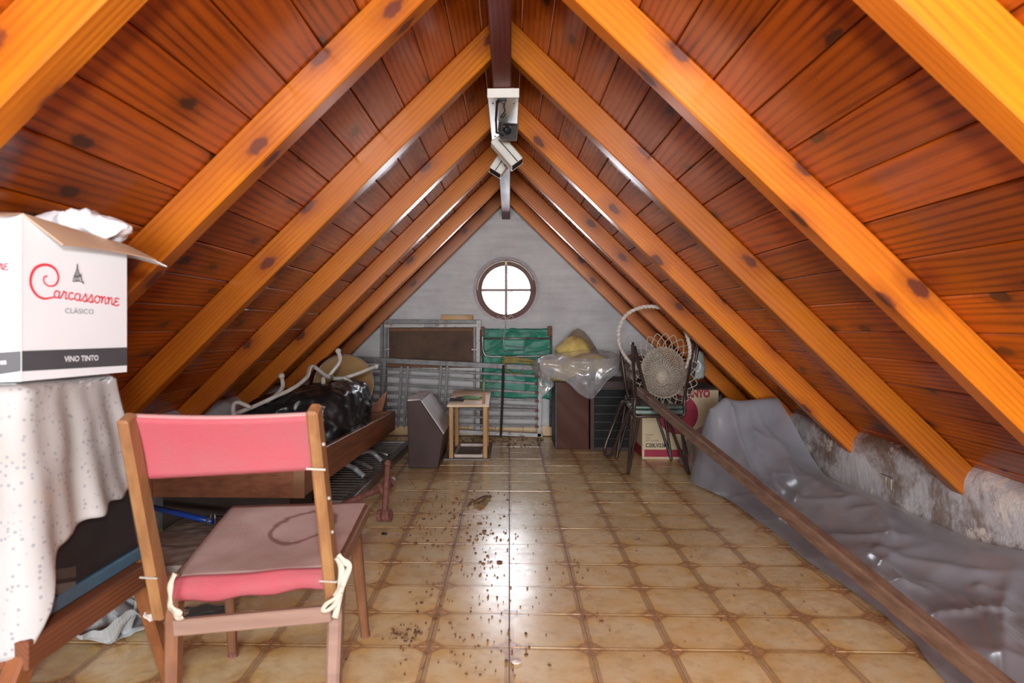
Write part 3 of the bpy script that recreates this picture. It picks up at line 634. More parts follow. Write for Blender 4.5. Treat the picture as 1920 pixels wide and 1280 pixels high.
bm = B(); bx(bm, (X0-.0015, 5.14, .01), (X0+.0005, 5.64, .09)); obj('side_band', bm, CRIM, t)
# stacked tubular chairs
SEATG = simple('worn_green_vinyl', (.10, .16, .13), .4, col2=(.05, .06, .055), scale=10)
def chair_tube(pts, parent, name='leg', r=.0105, n=6, closed=False):
    bm = B(); tube(bm, spline(pts, n, closed), r, 8, closed); return obj(name, bm, BRTUBE, parent, True)
G = 'stacked tubular chairs'
nl, nr, fr_, fl_ = atz(1184, 772, .44), atz(1288, 772, .44), atz(1272, 750, .44), atz(1171, 748, .44)
t = thing('tubular_chair', 'lower of two stacked brown tube chairs, green seat directly under the white basket', 'chair', ((nl.x+nr.x)/2, 4.75, 0), G)
def seat(z, dz, dy, parent):
    a = [nl, nr, fr_, fl_]; c = sum(a, Vector())/4; P = []
    for i in range(4):
        A, Bq, Cq = a[i-1], a[i], a[(i+1) % 4]
        for w1 in (.12, 0): P.append(Bq.lerp(A, w1) if w1 else Bq.lerp(Cq, .12))
    P = spline(P, 3, True); bm = B(); prism(bm, [Vector((p.x, p.y+dy, z)) for p in P], (0, 0, dz)); return obj('seat', bm, SEATG, parent, bevel=.006)
seat(.425, .028, 0, t)
chair_tube([at(1186, 642, 4.66), at(1188, 690, 4.6), at(1191, 742, nl.y), nl+Vector((.02, 0, -.02)), nl+Vector((.1, -.005, -.026)), nr+Vector((-.1, -.005, -.026)), nr+Vector((-.02, 0, -.02)), at(1284, 742, nr.y), at(1293, 690, 4.6), at(1300, 640, 4.66)], t, 'back_frame', .0115)
def hair(a, foot, b, parent):
    f = Vector(foot); f.z = .012; chair_tube([a, Vector(a).lerp(f, .5), Vector(a).lerp(f, .92), f, Vector(b).lerp(f, .92), Vector(b).lerp(f, .5), b], parent, 'leg', .010, 5)
hair(nl+Vector((.005, .01, -.02)), atz(1178, 892, .0), nl+Vector((.05, .0, -.02)), t)
hair(nr+Vector((-.13, .02, -.02)), atz(1291, 891, .0), nr+Vector((-.05, .0, -.02)), t)
hair(fl_+Vector((.0, -.05, -.02)), atz(1156, 862, .0), fl_+Vector((.06, -.02, -.02)), t)
hair(fr_+Vector((-.2, -.03, -.02)), atz(1259, 864, .0), fr_+Vector((-.12, -.02, -.02)), t)
t2 = thing('tubular_chair', 'upper of two stacked brown tube chairs, its bent leg loop jutting out to the left', 'chair', ((nl.x+nr.x)/2-.03, 4.8, .43), G)
seat(.455, .02, .03, t2)
chair_tube([at(1163, 648, 4.86), at(1170, 700, 4.84), at(1178, 742, 4.86), at(1190, 747, 4.84), at(1270, 746, 4.84), at(1290, 742, 4.82), at(1302, 690, 4.78), at(1309, 645, 4.78)], t2, 'back_frame', .0115)
chair_tube([at(1190, 650, 4.72), at(1200, 692, 4.62), at(1213, 740, 4.55), at(1217, 752, 4.56)], t2, 'back_brace', .0115)
chair_tube([at(1180, 752, 4.72), at(1166, 756, 4.74), at(1152, 790, 4.8), at(1136, 832, 4.8), at(1134, 848, 4.78), at(1140, 855, 4.72), at(1149, 847, 4.68), at(1162, 812, 4.62), at(1180, 772, 4.5), at(1188, 757, 4.5), at(1200, 756, 4.52)], t2, 'leg', .0115)
chair_tube([at(1262, 768, 4.6), at(1275, 800, 4.62), at(1288, 850, 4.55)], t2, 'leg', .0105)
# wicker basket, tilted towards the camera on the chair
WICK = simple('white_wicker', (.50, .43, .35), .65, col2=(.33, .27, .21), scale=40)
bc = at(1244, 698, 4.72); bax = Vector((-.12, -1, .30)).normalized(); bs, bd, bu = frame(bax)
t = thing('wicker_basket', 'white wicker basket with a tall hoop handle tilted on the green chair seat', 'basket', bc)
def bp(r, h, a, sq=1.12): return bc+bd*h+bs*(r*.95*math.cos(a))+bu*(r*sq*math.sin(a))
prof = [(.004, -.15), (.02, -.15), (.07, -.148), (.10, -.135), (.125, -.10), (.14, -.06), (.15, -.02), (.158, .01)]
pf = spline([(r, h, 0) for r, h in prof], 3)
bm = B()
for i, p in enumerate(pf):
    off = (i % 2)*math.pi/36
    tube(bm, [bp(p.x+.003*math.sin(36*(2*math.pi*k/144)+i*math.pi), p.y, 2*math.pi*k/144) for k in range(144)], .0030, 4, True)
obj('weave', bm, WICK, t, True); 
for k in range(36):
    a = 2*math.pi*k/36; bm = B(); tube(bm, [bp(p.x, p.y, a) for p in pf[::3]], .0032, 4); obj('stake', bm, WICK, t, True)
N = 24
for k in range(N):
    a0, a1 = 2*math.pi*k/N, 2*math.pi*(k+2.6)/N
    bm = B(); tube(bm, spline([bp(.155, .0, a0), bp(.185, .02, a0+.06), bp(.225, .045, (a0*.62+a1*.38)), bp(.238, .05, (a0+a1)/2), bp(.225, .045, a0*.38+a1*.62), bp(.185, .02, a1-.06), bp(.155, 0, a1)], 3), .0032, 5); obj('border_loop', bm, WICK, t, True)
hp = [(1188, 686), (1172, 668), (1161, 645), (1161, 615), (1175, 590), (1200, 577), (1228, 575), (1258, 585), (1280, 610), (1291, 640), (1293, 665), (1286, 690)]
hy = [4.72, 4.66, 4.6, 4.58, 4.58, 4.58, 4.58, 4.58, 4.58, 4.58, 4.6, 4.66]
hs = spline([at(a, b, y) for (a, b), y in zip(hp, hy)], 14)
bm = B(); tube(bm, hs, .0085, 8); WH = simple('white_cane', (.64, .59, .53), .6, col2=(.45, .39, .33), scale=40); hd = obj('handle', bm, WH, t, True)
for ph in (0, 2.1, 4.2):
    L = []
    for i, p in enumerate(hs):
        d = (hs[min(i+1, len(hs)-1)]-hs[max(i-1, 0)]).normalized(); u = Vector((0, -1, 0)); s = d.cross(u)
        L.append(p+(u*math.cos(i*.55+ph)+s*math.sin(i*.55+ph))*.0085)
    bm = B(); tube(bm, L, .0055, 5); obj('handle_wrap', bm, WH, hd, True)
# pale plastic bag right of the basket
bm = B(); blob(bm, at(1306, 684, 4.98), .05, .05, .10, .05, 12, 2.4, 4, 31); tag(obj('plastic_bag', bm, simple('pale_green_plastic', (.36, .42, .40), .25, col2=(.25, .29, .28)), smooth=True), 'crumpled pale green plastic bag right of the white basket', 'bag')
# grey plastic sheet
def sheet_mat():
    m = M('grey_polythene'); n = m.noise(m.co(), 2.2, 4, .6)
    col = m.mix(m.ramp(n, [(.35, 0.0), (.7, 1.0)]), (.33, .34, .385), (.24, .25, .29))
    d = m.n('BsdfPrincipled', Base_Color=col, Roughness=.2, Specular_IOR_Level=.9, Sheen_Weight=.1)
    m.set(d.inputs['Normal'], m.bump(m.noise(m.co((1, 1, 1)), 3, 3, .5, .5), .10, .05))
    tl = m.n('BsdfTranslucent', Color=(.3, .3, .32, 1)); a = m.n('MixShader', i0=.15, i1=d, i2=tl)
    x = m.n('MixShader', i0=.90, i1=m.n('BsdfTransparent', Color=(.8, .8, .82, 1)), i2=a); m.t.links.new(x.outputs[0], m.out.inputs[0]); return m.m
ROWS = [(5.00, [(1.24, .012), (1.28, .16), (1.36, .26), (1.50, .28), (1.70, .26)]),
        (4.62, [(1.22, .012), (1.26, .22), (1.33, .36), (1.48, .38), (1.68, .33)]),
        (4.36, [(1.15, .012), (1.20, .28), (1.31, .45), (1.47, .46), (1.65, .38)]),
        (4.24, [(1.16, .012), (1.205, .32), (1.29, .535), (1.46, .545), (1.635, .555)]),
        (4.10, [(1.20, .012), (1.28, .17), (1.40, .36), (1.54, .40), (1.66, .47)]),
        (3.80, [(1.25, .012), (1.36, .07), (1.46, .16), (1.55, .24), (1.72, .20)]),
        (3.40, [(1.27, .012), (1.37, .06), (1.47, .15), (1.58, .215), (1.71, .20)]),
        (3.00, [(1.25, .012), (1.37, .08), (1.48, .15), (1.60, .22), (1.72, .20)]),
        (2.60, [(1.28, .012), (1.38, .09), (1.48, .13), (1.60, .20), (1.74, .20)]),
        (2.25, [(1.27, .012), (1.38, .10), (1.48, .13), (1.60, .17), (1.76, .25)]),
        (1.90, [(1.22, .012), (1.34, .13), (1.46, .16), (1.60, .17), (1.76, .26)]),
        (1.50, [(1.20, .012), (1.32, .14), (1.46, .19), (1.62, .20), (1.76, .27)]),
        (0.90, [(1.20, .012), (1.34, .10), (1.48, .14), (1.62, .2), (1.76, .24)])]
prof3 = [spline([Vector((x, Y, z)) for x, z in p], 12) for Y, p in ROWS]
cols = [spline([pr[j] for pr in prof3], 18) for j in range(len(prof3[0]))]
nu, nv = len(cols[0])-1, len(cols)-1
CR = [((1372, 752, 4.18), (1448, 905, 3.7), .085, .016), ((1345, 756, 4.2), (1318, 850, 4.3), .04, .016), ((1400, 760, 4.2), (1420, 830, 4.0), .03, .012), ((1415, 752, 4.2), (1475, 860, 3.9), .04, .014), ((1330, 800, 4.25), (1370, 900, 3.9), .035, .014), ((1500, 882, 3.8), (1640, 938, 3.15), .03, .05),
      ((1750, 1180, 2.2), (1882, 1088, 2.1), .045, .014), ((1882, 1088, 2.1), (1892, 1260, 1.68), .03, .012), ((1880, 1095, 2.15), (1900, 1040, 2.3), .04, .014),
      ((1560, 965, 3.0), (1700, 1010, 2.7), .03, .022), ((1455, 905, 3.6), (1600, 1085, 2.62), .03, .03), ((1450, 780, 4.2), (1490, 880, 3.75), .04, .03), ((1620, 1010, 2.8), (1760, 1170, 2.15), .03, .03)]
CRW = []
for a, b, h, wd in CR: A, Bp = at(*a), at(*b); CRW.append((Vector((A.x, A.y)), Vector((Bp.x, Bp.y)), h, wd))
rc_ = random.Random(44)
for k in range(46):
    y0 = rc_.uniform(1.7, 4.3); x0 = rc_.uniform(1.32, 1.7); an = rc_.choice((rc_.gauss(1.2, .35), rc_.gauss(2.2, .4))); L_ = rc_.uniform(.12, .5)
    CRW.append((Vector((x0, y0)), Vector((min(1.76, max(1.27, x0+L_*math.cos(an)*.6)), y0+L_*math.sin(an))), rc_.uniform(.012, .03), rc_.uniform(.008, .02)))
def crease(p):
    q = Vector((p.x, p.y)); z = 0
    for a, b, h, wd in CRW:
        ab = b-a; t_ = max(0, min(1, (q-a).dot(ab)/ab.length_squared)); dd = (q-a-ab*t_).length
        z += h*math.exp(-dd/wd)
    return z*.75-.024
def sheet(u, v):
    i, j = int(round(u*nu)), int(round(v*nv)); p = cols[j][i].copy(); e = math.sin(math.pi*min(v*1.15, 1))*.9+.1
    q = Vector((p.x*3.2+p.y*1.1, p.y*1.5-p.x*2.0, 0)); f = (1-abs(noise.noise(q)))**3; f2 = (1-abs(noise.noise(q*2.1+Vector((5, 1, 0)))))**4
    p.z += (f*.012+f2*.005-.007+crease(p))*e; p.x += noise.noise(Vector((p.y*2.4, v, 9)))*.028*(1-v)+noise.noise(Vector((p.y*9, 2, 9)))*.008*(1-v); p.z = max(p.z, .006)
    return p
bm = B(); grid(bm, sheet, nu, nv, .0)
SHEET = sheet_mat()
t = thing('plastic_sheet', 'long grey polythene sheet heaped on the floor along the right knee wall', 'sheet', (1.5, 3, 0))
sh = obj('polythene', bm, SHEET, t, True); sd = sh.modifiers.new('s', 'SUBSURF'); sd.levels = 1; sd.render_levels = 1
BLUEI = simple('blue_ink', (.03, .035, .12), .6)
obj('printed_word', text_bm('OU', Vector((1.262, 4.50, .02)), Vector((.05, -1, 0)), Vector((.25, .0, 1)), .10, 1, .004, -.028), BLUEI, t)
# long wooden pole
pa, pb = at(1197, 732, 4.62), Vector((1.205, .2, .022))
bm = B(); n = 24; d = pb-pa; s_, d_, u_ = frame(d); rings = []
for i in range(n+1):
    c = pa+d*(i/n)+s_*noise.noise(Vector((i*.3, 2, 0)))*.006; h = .026+.002*noise.noise(Vector((i*.7, 0, 5))); g_ = .022
    rings.append([bm.verts.new(c+s_*a*g_+u_*b*h) for a, b in ((-1, -.8), (-.75, -1), (.75, -1), (1, -.8), (1, .8), (.75, 1), (-.75, 1), (-1, .8))])
for a, b in zip(rings, rings[1:]):
    for k in range(8): bm.faces.new((a[k], a[(k+1) % 8], b[(k+1) % 8], b[k]))
bm.faces.new(rings[0][::-1]); bm.faces.new(rings[-1])
PL = simple('old_pole_wood', (.24, .145, .095), .75, col2=(.13, .07, .045), scale=9, bump=.5, stretch=(4, .7, 4))
tag(obj('wooden_pole', bm, PL), 'long weathered brown wooden pole slanting from the stacked chairs to the right foreground', 'pole')
# ================================================================== LEFT BACKGROUND
# slatted bed base lying on the floor
t = thing('slatted_bed_base', 'grey metal slatted bed base lying flat on the floor under the wooden drawer', 'bed frame', (-1.25, 4.5, 0))
ra, rb = atz(650, 938, .055), atz(766, 828, .055)
bm = B(); beam(bm, ra, rb, .045, .012); obj('side_rail', bm, RAIL, t, bevel=.002)
bm = B(); beam(bm, ra+Vector((.02, 0, -.026)), rb+Vector((.02, 0, -.026)), .006, .05); obj('side_rail_web', bm, RAIL, t, bevel=.001)
bm = B(); beam(bm, (-1.69, ra.y, .055), (-1.69, rb.y, .055), .045, .012); obj('side_rail', bm, RAIL, t, bevel=.002)
SLATG = simple('dull_slat', (.22, .205, .19), .5, .3, col2=(.13, .11, .10), scale=12)
k = 0; y = ra.y+.03
while y < rb.y-.02:
    x = ra.x+(rb.x-ra.x)*(y-ra.y)/(rb.y-ra.y)
    bm = B(); beam(bm, (-1.69, y, .047), (x, y, .047), .032, .006, (0, 0, 1)); obj('slat', bm, SLATG, t); y += .068
for yy in (ra.y, rb.y):
    x = ra.x if yy == ra.y else rb.x
    bm = B(); beam(bm, (-1.69, yy, .05), (x, yy, .05), .03, .02); obj('end_rail', bm, RAIL, t, bevel=.002)
# bent tubular frame between slats and drawer
t = thing('bent_tube_rack', 'pale grey bent tube frame sticking out from under the wooden drawer', 'frame', (-1.0, 4.4, .06))
for P in ([(612, 862), (640, 868), (652, 872), (664, 878), (683, 893)], [(650, 846), (676, 848), (690, 846), (702, 851), (716, 864)]):
    q = [atz(a, b, z) for (a, b), z in zip(P, (.16, .165, .155, .12, .075))]; q = [Vector((-1.3, q[0].y+.02, .16))]+q
    bm = B(); tube(bm, spline(q, 5), .016, 8); obj('bent_tube', bm, STEEL if False else simple('blue_grey_tube', (.40, .43, .46), .4, .2) if 'blue_grey_tube' not in bpy.data.materials else bpy.data.materials['blue_grey_tube'], t, True)
for P in (((640, 850), (698, 878)), ((676, 836), (728, 853))):
    q = [atz(*P[0], .10), atz(*P[1], .072)]; q = [q[0]-(q[1]-q[0])*1.4]+q; q[0].z = .12
    bm = B(); tube(bm, q, .014, 8); obj('straight_tube', bm, RAIL, t, True)
# long open wooden drawer
n1t, n1b, f1t, f1b = at(572, 858, 3.0), at(566, 934, 3.0), at(741, 770, 5.25), at(741, 805, 5.25)
t = thing('wooden_crate', 'long open brown wooden drawer lying on the slatted bed base', 'drawer', (-1.25, 4.1, .2))
def plank4(nm, a_t, a_b, b_t, b_b, th):
    th = Vector(th); bm = B(); hexa(bm, [a_b, b_b, b_b+th, a_b+th, a_t, b_t, b_t+th, a_t+th]); return obj(nm, bm, CRATEW, t, bevel=.002)
# the side: local grain is fine at this size
SIDEW = simple('drawer_side_wood', (.32, .12, .05), .4, col2=(.18, .065, .03), scale=5, stretch=(3, .8, 9))
CRATEW = SIDEW
plank4('side_board', n1t, n1b, f1t, f1b, (-.028, 0, 0))
L0t, L0b, L1t, L1b = [Vector((-1.62, q.y, q.z)) for q in (n1t, n1b, f1t, f1b)]
L1t.x = L1b.x = -1.60
plank4('side_board', L0t, L0b, L1t, L1b, (.025, 0, 0))
plank4('end_board', n1t+Vector((-.03, .001, -.002)), n1b+Vector((-.03, .001, 0)), L0t+Vector((.026, .001, -.002)), L0b+Vector((.026, .001, 0)), (0, .026, 0))
plank4('end_board', f1t+Vector((-.03, -.03, -.002)), f1b+Vector((-.03, -.03, 0)), L1t+Vector((.026, -.03, -.002)), L1b+Vector((.026, -.03, 0)), (0, .026, 0))
bm = B(); hexa(bm, [n1b+Vector((-.03, .03, .005)), f1b+Vector((-.03, -.03, .005)), L1b+Vector((.027, -.03, .005)), L0b+Vector((.027, .03, .005)), n1b+Vector((-.03, .03, .013)), f1b+Vector((-.03, -.03, .013)), L1b+Vector((.027, -.03, .013)), L0b+Vector((.027, .03, .013))]); obj('bottom_board', bm, SIDEW, t)
bm = B(); bx(bm, n1b+Vector((-.035, -.006, .002)), n1t+Vector((-.001, 0, -.002))); obj('end_grain', bm, simple('end_grain', (.33, .17, .08), .6), t)
# added block propping the drawer's near end, coloured dark for the black shadow there
bm = B(); bx(bm, (-1.62, 3.14, .0), (-1.02, 3.5, .215)); tag(obj('shadow_block', bm, simple('shadow_dark', (.04, .025, .018), .7), bevel=.004), 'added dark low crate filling the black shadow under the near end of the wooden drawer', 'crate')
# black plastic wrapped bundle
def bagshape(q, n):
    k = (q.x+.29)/.58
    z = q.z*(.62+.42*min(max(k, 0), 1)) if q.z > 0 else q.z
    return Vector((q.x, q.y, z))
def bagshape2(q, n):
    q = bagshape(q, n); a = math.atan2(q.y, q.x); k = min(1, max(0, (.2-q.z)/.2))
    f = noise.noise(Vector((a*7, q.z*3, 3)))*.014*k+(1-abs(noise.noise(Vector((q.x*16, q.y*9, q.z*12)))))**3*.012
    return q+n*f
bm = B(); blob(bm, (-1.245, 4.25, .43), .315, .42, .215, .05, 8, 4.5, 6, 12, bagshape2)
bz = min(v.co.z for v in bm.verts)
tag(obj('black_bag_bundle', bm, BLACKBAG, smooth=True), 'bulky bundle wrapped in shiny black plastic lying in the wooden drawer', 'bundle')
# coat stand
t = thing('coat_stand', 'off-white tubular coat stand with bent hooks lying across the black bundle', 'coat stand', at(560, 720, 4.1))
def ct(pts, name, Ys, r=.0125):
    n = len(pts); P = [at(a, b, Ys[0]+(Ys[1]-Ys[0])*i/(n-1)) for i, (a, b) in enumerate(pts)]
    bm = B(); tube(bm, spline(P, 6), r, 8); return obj(name, bm, WTUBE, t, True), P
o, P = ct([(438, 776), (450, 772), (480, 760), (519, 742), (545, 730), (562, 719), (576, 706), (579, 695), (582, 688), (588, 687), (602, 697), (614, 706), (622, 709), (645, 708), (673, 699), (690, 692), (705, 687)], 'pole', (3.7, 4.6)); tipA = P[-1]
o, P = ct([(616, 706), (622, 698), (636, 680), (636.5, 669), (634, 658)], 'hook', (4.35, 4.4)); tipB = P[-1]
o, P = ct([(606, 709), (606, 716), (606.5, 728)], 'hook', (4.3, 4.25), .014)
o, P = ct([(645, 708), (656, 715), (665, 725)], 'hook', (4.4, 4.35)); tipC = P[-1]
o, P = ct([(480, 765), (513, 744), (525, 733), (530, 722), (528, 705)], 'hook', (3.85, 4.0)); tipD = P[-1]
o, P = ct([(470, 764), (458, 758), (446, 754), (439, 757), (437, 764), (438, 778), (440, 785)], 'base_loop', (3.75, 3.7))
for q, r in ((tipA, .017), (tipB, .019), (tipC, .026), (tipD, .019)):
    bm = B(); ball(bm, q, r, 12); obj('end_cap', bm, simple('cap_white', (.7, .69, .66), .4) if 'cap_white' not in bpy.data.materials else bpy.data.materials['cap_white'], t, True)
bm = B(); ball(bm, at(619, 707, 4.36), .024, 12, (1, 1, .8)); obj('joint', bm, simple('brown_joint', (.2, .13, .09), .5), t, True)
# tan drum shade
TAN = simple('tan_shade', (.40, .255, .095), .65, var=.2, scale=5)
dc = at(645, 722, 4.98); dax = Vector((.45, -.80, -.05)).normalized()
t = thing('lamp_shade', 'large round tan drum lampshade standing behind the black bundle', 'lampshade', dc)
bm = B(); lathe(bm, [(.224, -.005), (.215, .16), (.209, .16), (.216, .0)], dc, -dax, 48, False); obj('side_wall', bm, TAN, t, True)
bm = B(); lathe(bm, [(.222, 0), (.222, .006)], dc-dax*.004, dax, 48); obj('disc_face', bm, TAN, t)
bm = B(); s_, d_, u_ = frame(dax); tube(bm, [dc+(s_*math.cos(a)+u_*math.sin(a))*.224 for a in [2*math.pi*k/64 for k in range(64)]], .007, 6, True); obj('rim', bm, simple('metal_rim', (.36, .30, .25), .4, .3), t, True)
# reddish board offcut
bm = B(); prism(bm, [at(690, 772, 5.1), at(704, 772, 5.1), at(717, 770, 5.1), at(726, 733, 5.1), at(720, 737, 5.1)], (0, .02, 0)); tag(obj('board_offcut', bm, simple('red_board', (.30, .10, .03), .5, col2=(.2, .06, .02))), 'pointed reddish board offcut standing at the far end of the wooden drawer', 'wood')
# rusty clamp
t = thing('pipe_clamp', 'rusty pink pipe clamp with crossed handle lying on the tiles by the bed base', 'clamp', atz(722, 972, .02))
a0, a1 = at(640, 946, 3.45), at(714, 916, 3.5)
bm = B(); tube(bm, [a0, a1], .016, 10); obj('screw_pipe', bm, RUST, t, True)
bm = B(); lathe(bm, [(.012, -.012), (.032, -.008), (.032, .010), (.012, .014)], a1, a1-a0, 14); obj('collar', bm, RUST, t)
h0, h1 = at(727, 868, 3.46), at(721, 966, 3.40)
bm = B(); tube(bm, [h0, h0.lerp(h1, .5), h1], .0145, 10); obj('cross_handle', bm, RUST, t, True)
bm = B(); ball(bm, h0, .018, 10); obj('handle_end', bm, RUST, t, True)
bm = B(); tube(bm, [a1, at(722, 914, 3.5), at(730, 908, 3.56)], .02, 10); ball(bm, at(732, 905, 3.58), .024, 10); obj('joint_knuckle', bm, RUST, t, True)
bm = B(); ball(bm, at(737, 898, 3.6), .014, 8); obj('bolt_head', bm, STEELW, t, True)
for dx in (-.02, .02):
    bm = B(); lathe(bm, [(.014, -.012), (.030, -.012), (.030, .012), (.014, .012)], h1+Vector((dx, 0, .0)), (1, -.3, .1), 14); obj('foot_flange', bm, RUST, t)
bm = B(); ball(bm, h1+Vector((.0, 0, -.005)), .022, 10); obj('foot_knuckle', bm, RUST, t, True)
# blue tube
t = thing('blue_tube', 'bright blue tube with chrome clip lying in shadow left of the chair seat', 'tube', atz(350, 967, .12))
u0, u1 = at(285, 951, 3.02), at(398, 977, 2.88)
bm = B(); tube(bm, [u0, u1], .013, 10); obj('tube_body', bm, simple('blue_enamel', (.012, .07, .42), .25, var=.2), t, True)
bm = B(); lathe(bm, [(.015, 0), (.017, .004), (.017, .014), (.015, .018)], u1-(u1-u0)*.06, u1-u0, 12); obj('clip', bm, RAIL, t)
bm = B(); tube(bm, [u1+Vector((-.01, 0, .01)), u1+Vector((0, 0, .04)), u1+Vector((.012, 0, .03)), u1+Vector((.012, 0, -.01))], .004, 6); obj('clip_wire', bm, RAIL, t, True)
# dusty slab under the blue tube
DUST = simple('dusty_cloth', (.33, .28, .23), .9, col2=(.21, .175, .15), scale=14, bump=.4)
def slab(u, v):
    x, y = -1.5+.56*u, 2.5+.62*v; return Vector((x, y, .112+.010*noise.noise(Vector((x*5, y*5, 1)))+.004*noise.noise(Vector((x*20, y*20, 1)))))
bm = B(); grid(bm, slab, 20, 20, .10); tag(obj('folded_blanket', bm, DUST, smooth=False), 'dusty grey folded blanket on the floor below the blue tube', 'blanket')
# crumpled papers and cloths under the chairs
PAPER = simple('blue_grey_paper', (.48, .53, .55), .8, col2=(.34, .38, .40), scale=9)
PAPER2 = simple('white_paper', (.66, .64, .60), .8, col2=(.5, .46, .42), scale=9)
def sheetlet(name, lbl, cat, pts, m, amp, s, sd, z0=.004, grp=None):
    a, b, c, d = [Vector(p) for p in pts]
    def fn(u, v):
        p = a.lerp(b, u).lerp(d.lerp(c, u), v); p.z = z0+p.z+max(0, cryst((p.x+sd, p.y, sd), s)-.35)*amp
        p.x += noise.noise(Vector((u*4, v*4, sd)))*.03; p.y += noise.noise(Vector((u*4, v*4, sd+9)))*.03; return p
    bm = B(); grid(bm, fn, 24, 24, .0015); return tag(obj(name, bm, m), lbl, cat, grp)
g0 = lambda px, py: atz(px, py, 0)
sheetlet('crumpled_cloth', 'pale blue crumpled cloth on the floor behind the wooden stool leg', 'cloth', (g0(130, 1228), g0(268, 1208), g0(290, 1140), g0(170, 1145)), PAPER, .22, 6, 3)
sheetlet('crumpled_paper', 'white crumpled paper on the floor behind the left post of the pink chair', 'paper', (g0(245, 1185), g0(325, 1170), g0(335, 1135), g0(262, 1138)), PAPER2, .26, 7, 5, .02)
sheetlet('newspaper', 'grey blue newspaper sheet on the tiles between stool leg and pink chair', 'newspaper', (g0(215, 1205), g0(325, 1180), g0(330, 1120), g0(230, 1130)), PAPER, .05, 5, 8)
sheetlet('plastic_strip', 'white paper strip curled beside the left chair post below the pink backrest', 'paper', (at(266, 1085, 1.72), at(287, 1075, 1.72), at(300, 1140, 1.66), at(285, 1165, 1.66)), PAPER2, .05, 9, 2, -.02)
sheetlet('dark_slate', 'dark slate grey board lying flat on the floor under the pink chair', 'board', (g0(345, 1165), g0(430, 1155), g0(445, 1136), g0(352, 1140)), simple('slate', (.12, .14, .14), .6), .01, 3, 6)
# ================================================================== LEFT FOREGROUND
# stool
t = thing('wooden_stool', 'brown wooden stool with splayed legs carrying the black television set', 'stool', (-1.1, 1.42, 0))
ztop = .437
for a, b in (((-.885, 1.20), (-.885, 1.64)), ((-1.32, 1.20), (-1.32, 1.64)), ((-.905, 1.62), (-1.30, 1.62)), ((-.905, 1.22), (-1.30, 1.22))):
    bm = B(); beam(bm, (a[0]+.006, a[1], ztop-.032), (b[0]+.006, b[1], ztop-.032), .03, .055); obj('seat_rail', bm, OAKD, t, bevel=.003)
bm = B(); bx(bm, (-1.31, 1.22, ztop-.015), (-.89, 1.62, ztop-.004)); obj('seat_board', bm, OAKD, t)
LG = simple('stool_leg_wood', (.27, .10, .035), .45, col2=(.18, .065, .025), scale=8, stretch=(3, 3, .4))
for (x, y), (x2, y2) in (((-.885, 1.60), (-.935, 1.86)), ((-1.32, 1.60), (-1.36, 1.86)), ((-.885, 1.24), (-.93, 1.0)), ((-1.32, 1.24), (-1.36, 1.0))):
    bm = B(); beam(bm, (x, y, ztop-.01), (x2, y2, 0), .05, .036, (1, 0, 0), .03, .026); obj('leg', bm, LG, t, bevel=.005)
# television set
TX0, TX1, TY0, TY1, TZ0, TZ1 = -1.30, atz(258, 1050, .437).x, 1.222, 1.62, .437, at(40, 715, 1.24).z-.013
t = thing('television_set', 'black television set with blue base edge under the printed cloth', 'television', ((TX0+TX1)/2, (TY0+TY1)/2, TZ0))
bm = B(); hexa(bm, [(TX0, TY0, TZ0+.028), (TX1, TY0, TZ0+.028), (TX1, TY1, TZ0+.028), (TX0, TY1, TZ0+.028), (TX0, TY0, TZ1), (TX1, TY0, TZ1), (TX1, 1.50, TZ1), (TX0, 1.50, TZ1)]); obj('casing', bm, BLACK, t, bevel=.006)
bm = B(); bx(bm, (TX0-.002, TY0-.002, TZ0), (TX1+.006, TY1+.002, TZ0+.03)); obj('base_edge', bm, simple('slate_blue', (.055, .13, .20), .45, var=.25), t, bevel=.004)
def lab(px0, py0, px1, py1, m, nm):
    pl = Vector((TX1+.0012, 0, 0)); a, b = atpl(px0, py1, pl, Vector((1, 0, 0))), atpl(px1, py0, pl, Vector((1, 0, 0)))
    c, d = atpl(px0, py0, pl, Vector((1, 0, 0))), atpl(px1, py1, pl, Vector((1, 0, 0)))
    bm = B(); prism(bm, [a, atpl(px1, py1-(py1-py0)*.55, pl, Vector((1, 0, 0))), atpl(px1, py0-(py1-py0)*.55+.0, pl, Vector((1, 0, 0))), c], (.0006, 0, 0)); obj(nm, bm, m, t)
lab(76, 1072, 142, 1092, simple('brown_label', (.055, .045, .04), .6), 'label')
lab(76, 1100, 142, 1120, simple('grey_label', (.10, .095, .095), .6), 'label')
lab(76, 1101, 104, 1119, simple('pale_label', (.13, .13, .135), .6), 'label')
# printed cloth draped over the television
def cloth_mat():
    m = M('printed_cloth'); c = m.co(); v = m.n('TexVoronoi', Vector=c, Scale=85.0, Randomness=1.0)
    dot = m.ramp(v.outputs['Distance'], [(.2, 1.0), (.34, 0.0)]); sel = m.math('GREATER_THAN', m.n('SeparateColor', i0=v.outputs['Color']).outputs[0], .35)
    base = m.mix(m.ramp(m.noise(c, 4, 4), [(.4, 0.0), (.7, 1.0)]), (.41, .415, .415), (.35, .345, .335))
    st = m.noise(c, 5, 5, .7); base = m.mix(m.math('MULTIPLY', m.ramp(st, [(.58, 0.0), (.7, 1.0)]), .35), base, (.5, .36, .22))
    col = m.mix(m.math('MULTIPLY', m.math('MULTIPLY', dot, sel), .85), base, (.23, .24, .27))
    b = m.bsdf(Base_Color=col, Roughness=.9, Specular_IOR_Level=.2); m.set(b.inputs['Normal'], m.bump(m.noise(c, 90, 2), .2, .002)); return m.m
CX1, CZ = TX1+.008, TZ1+.008
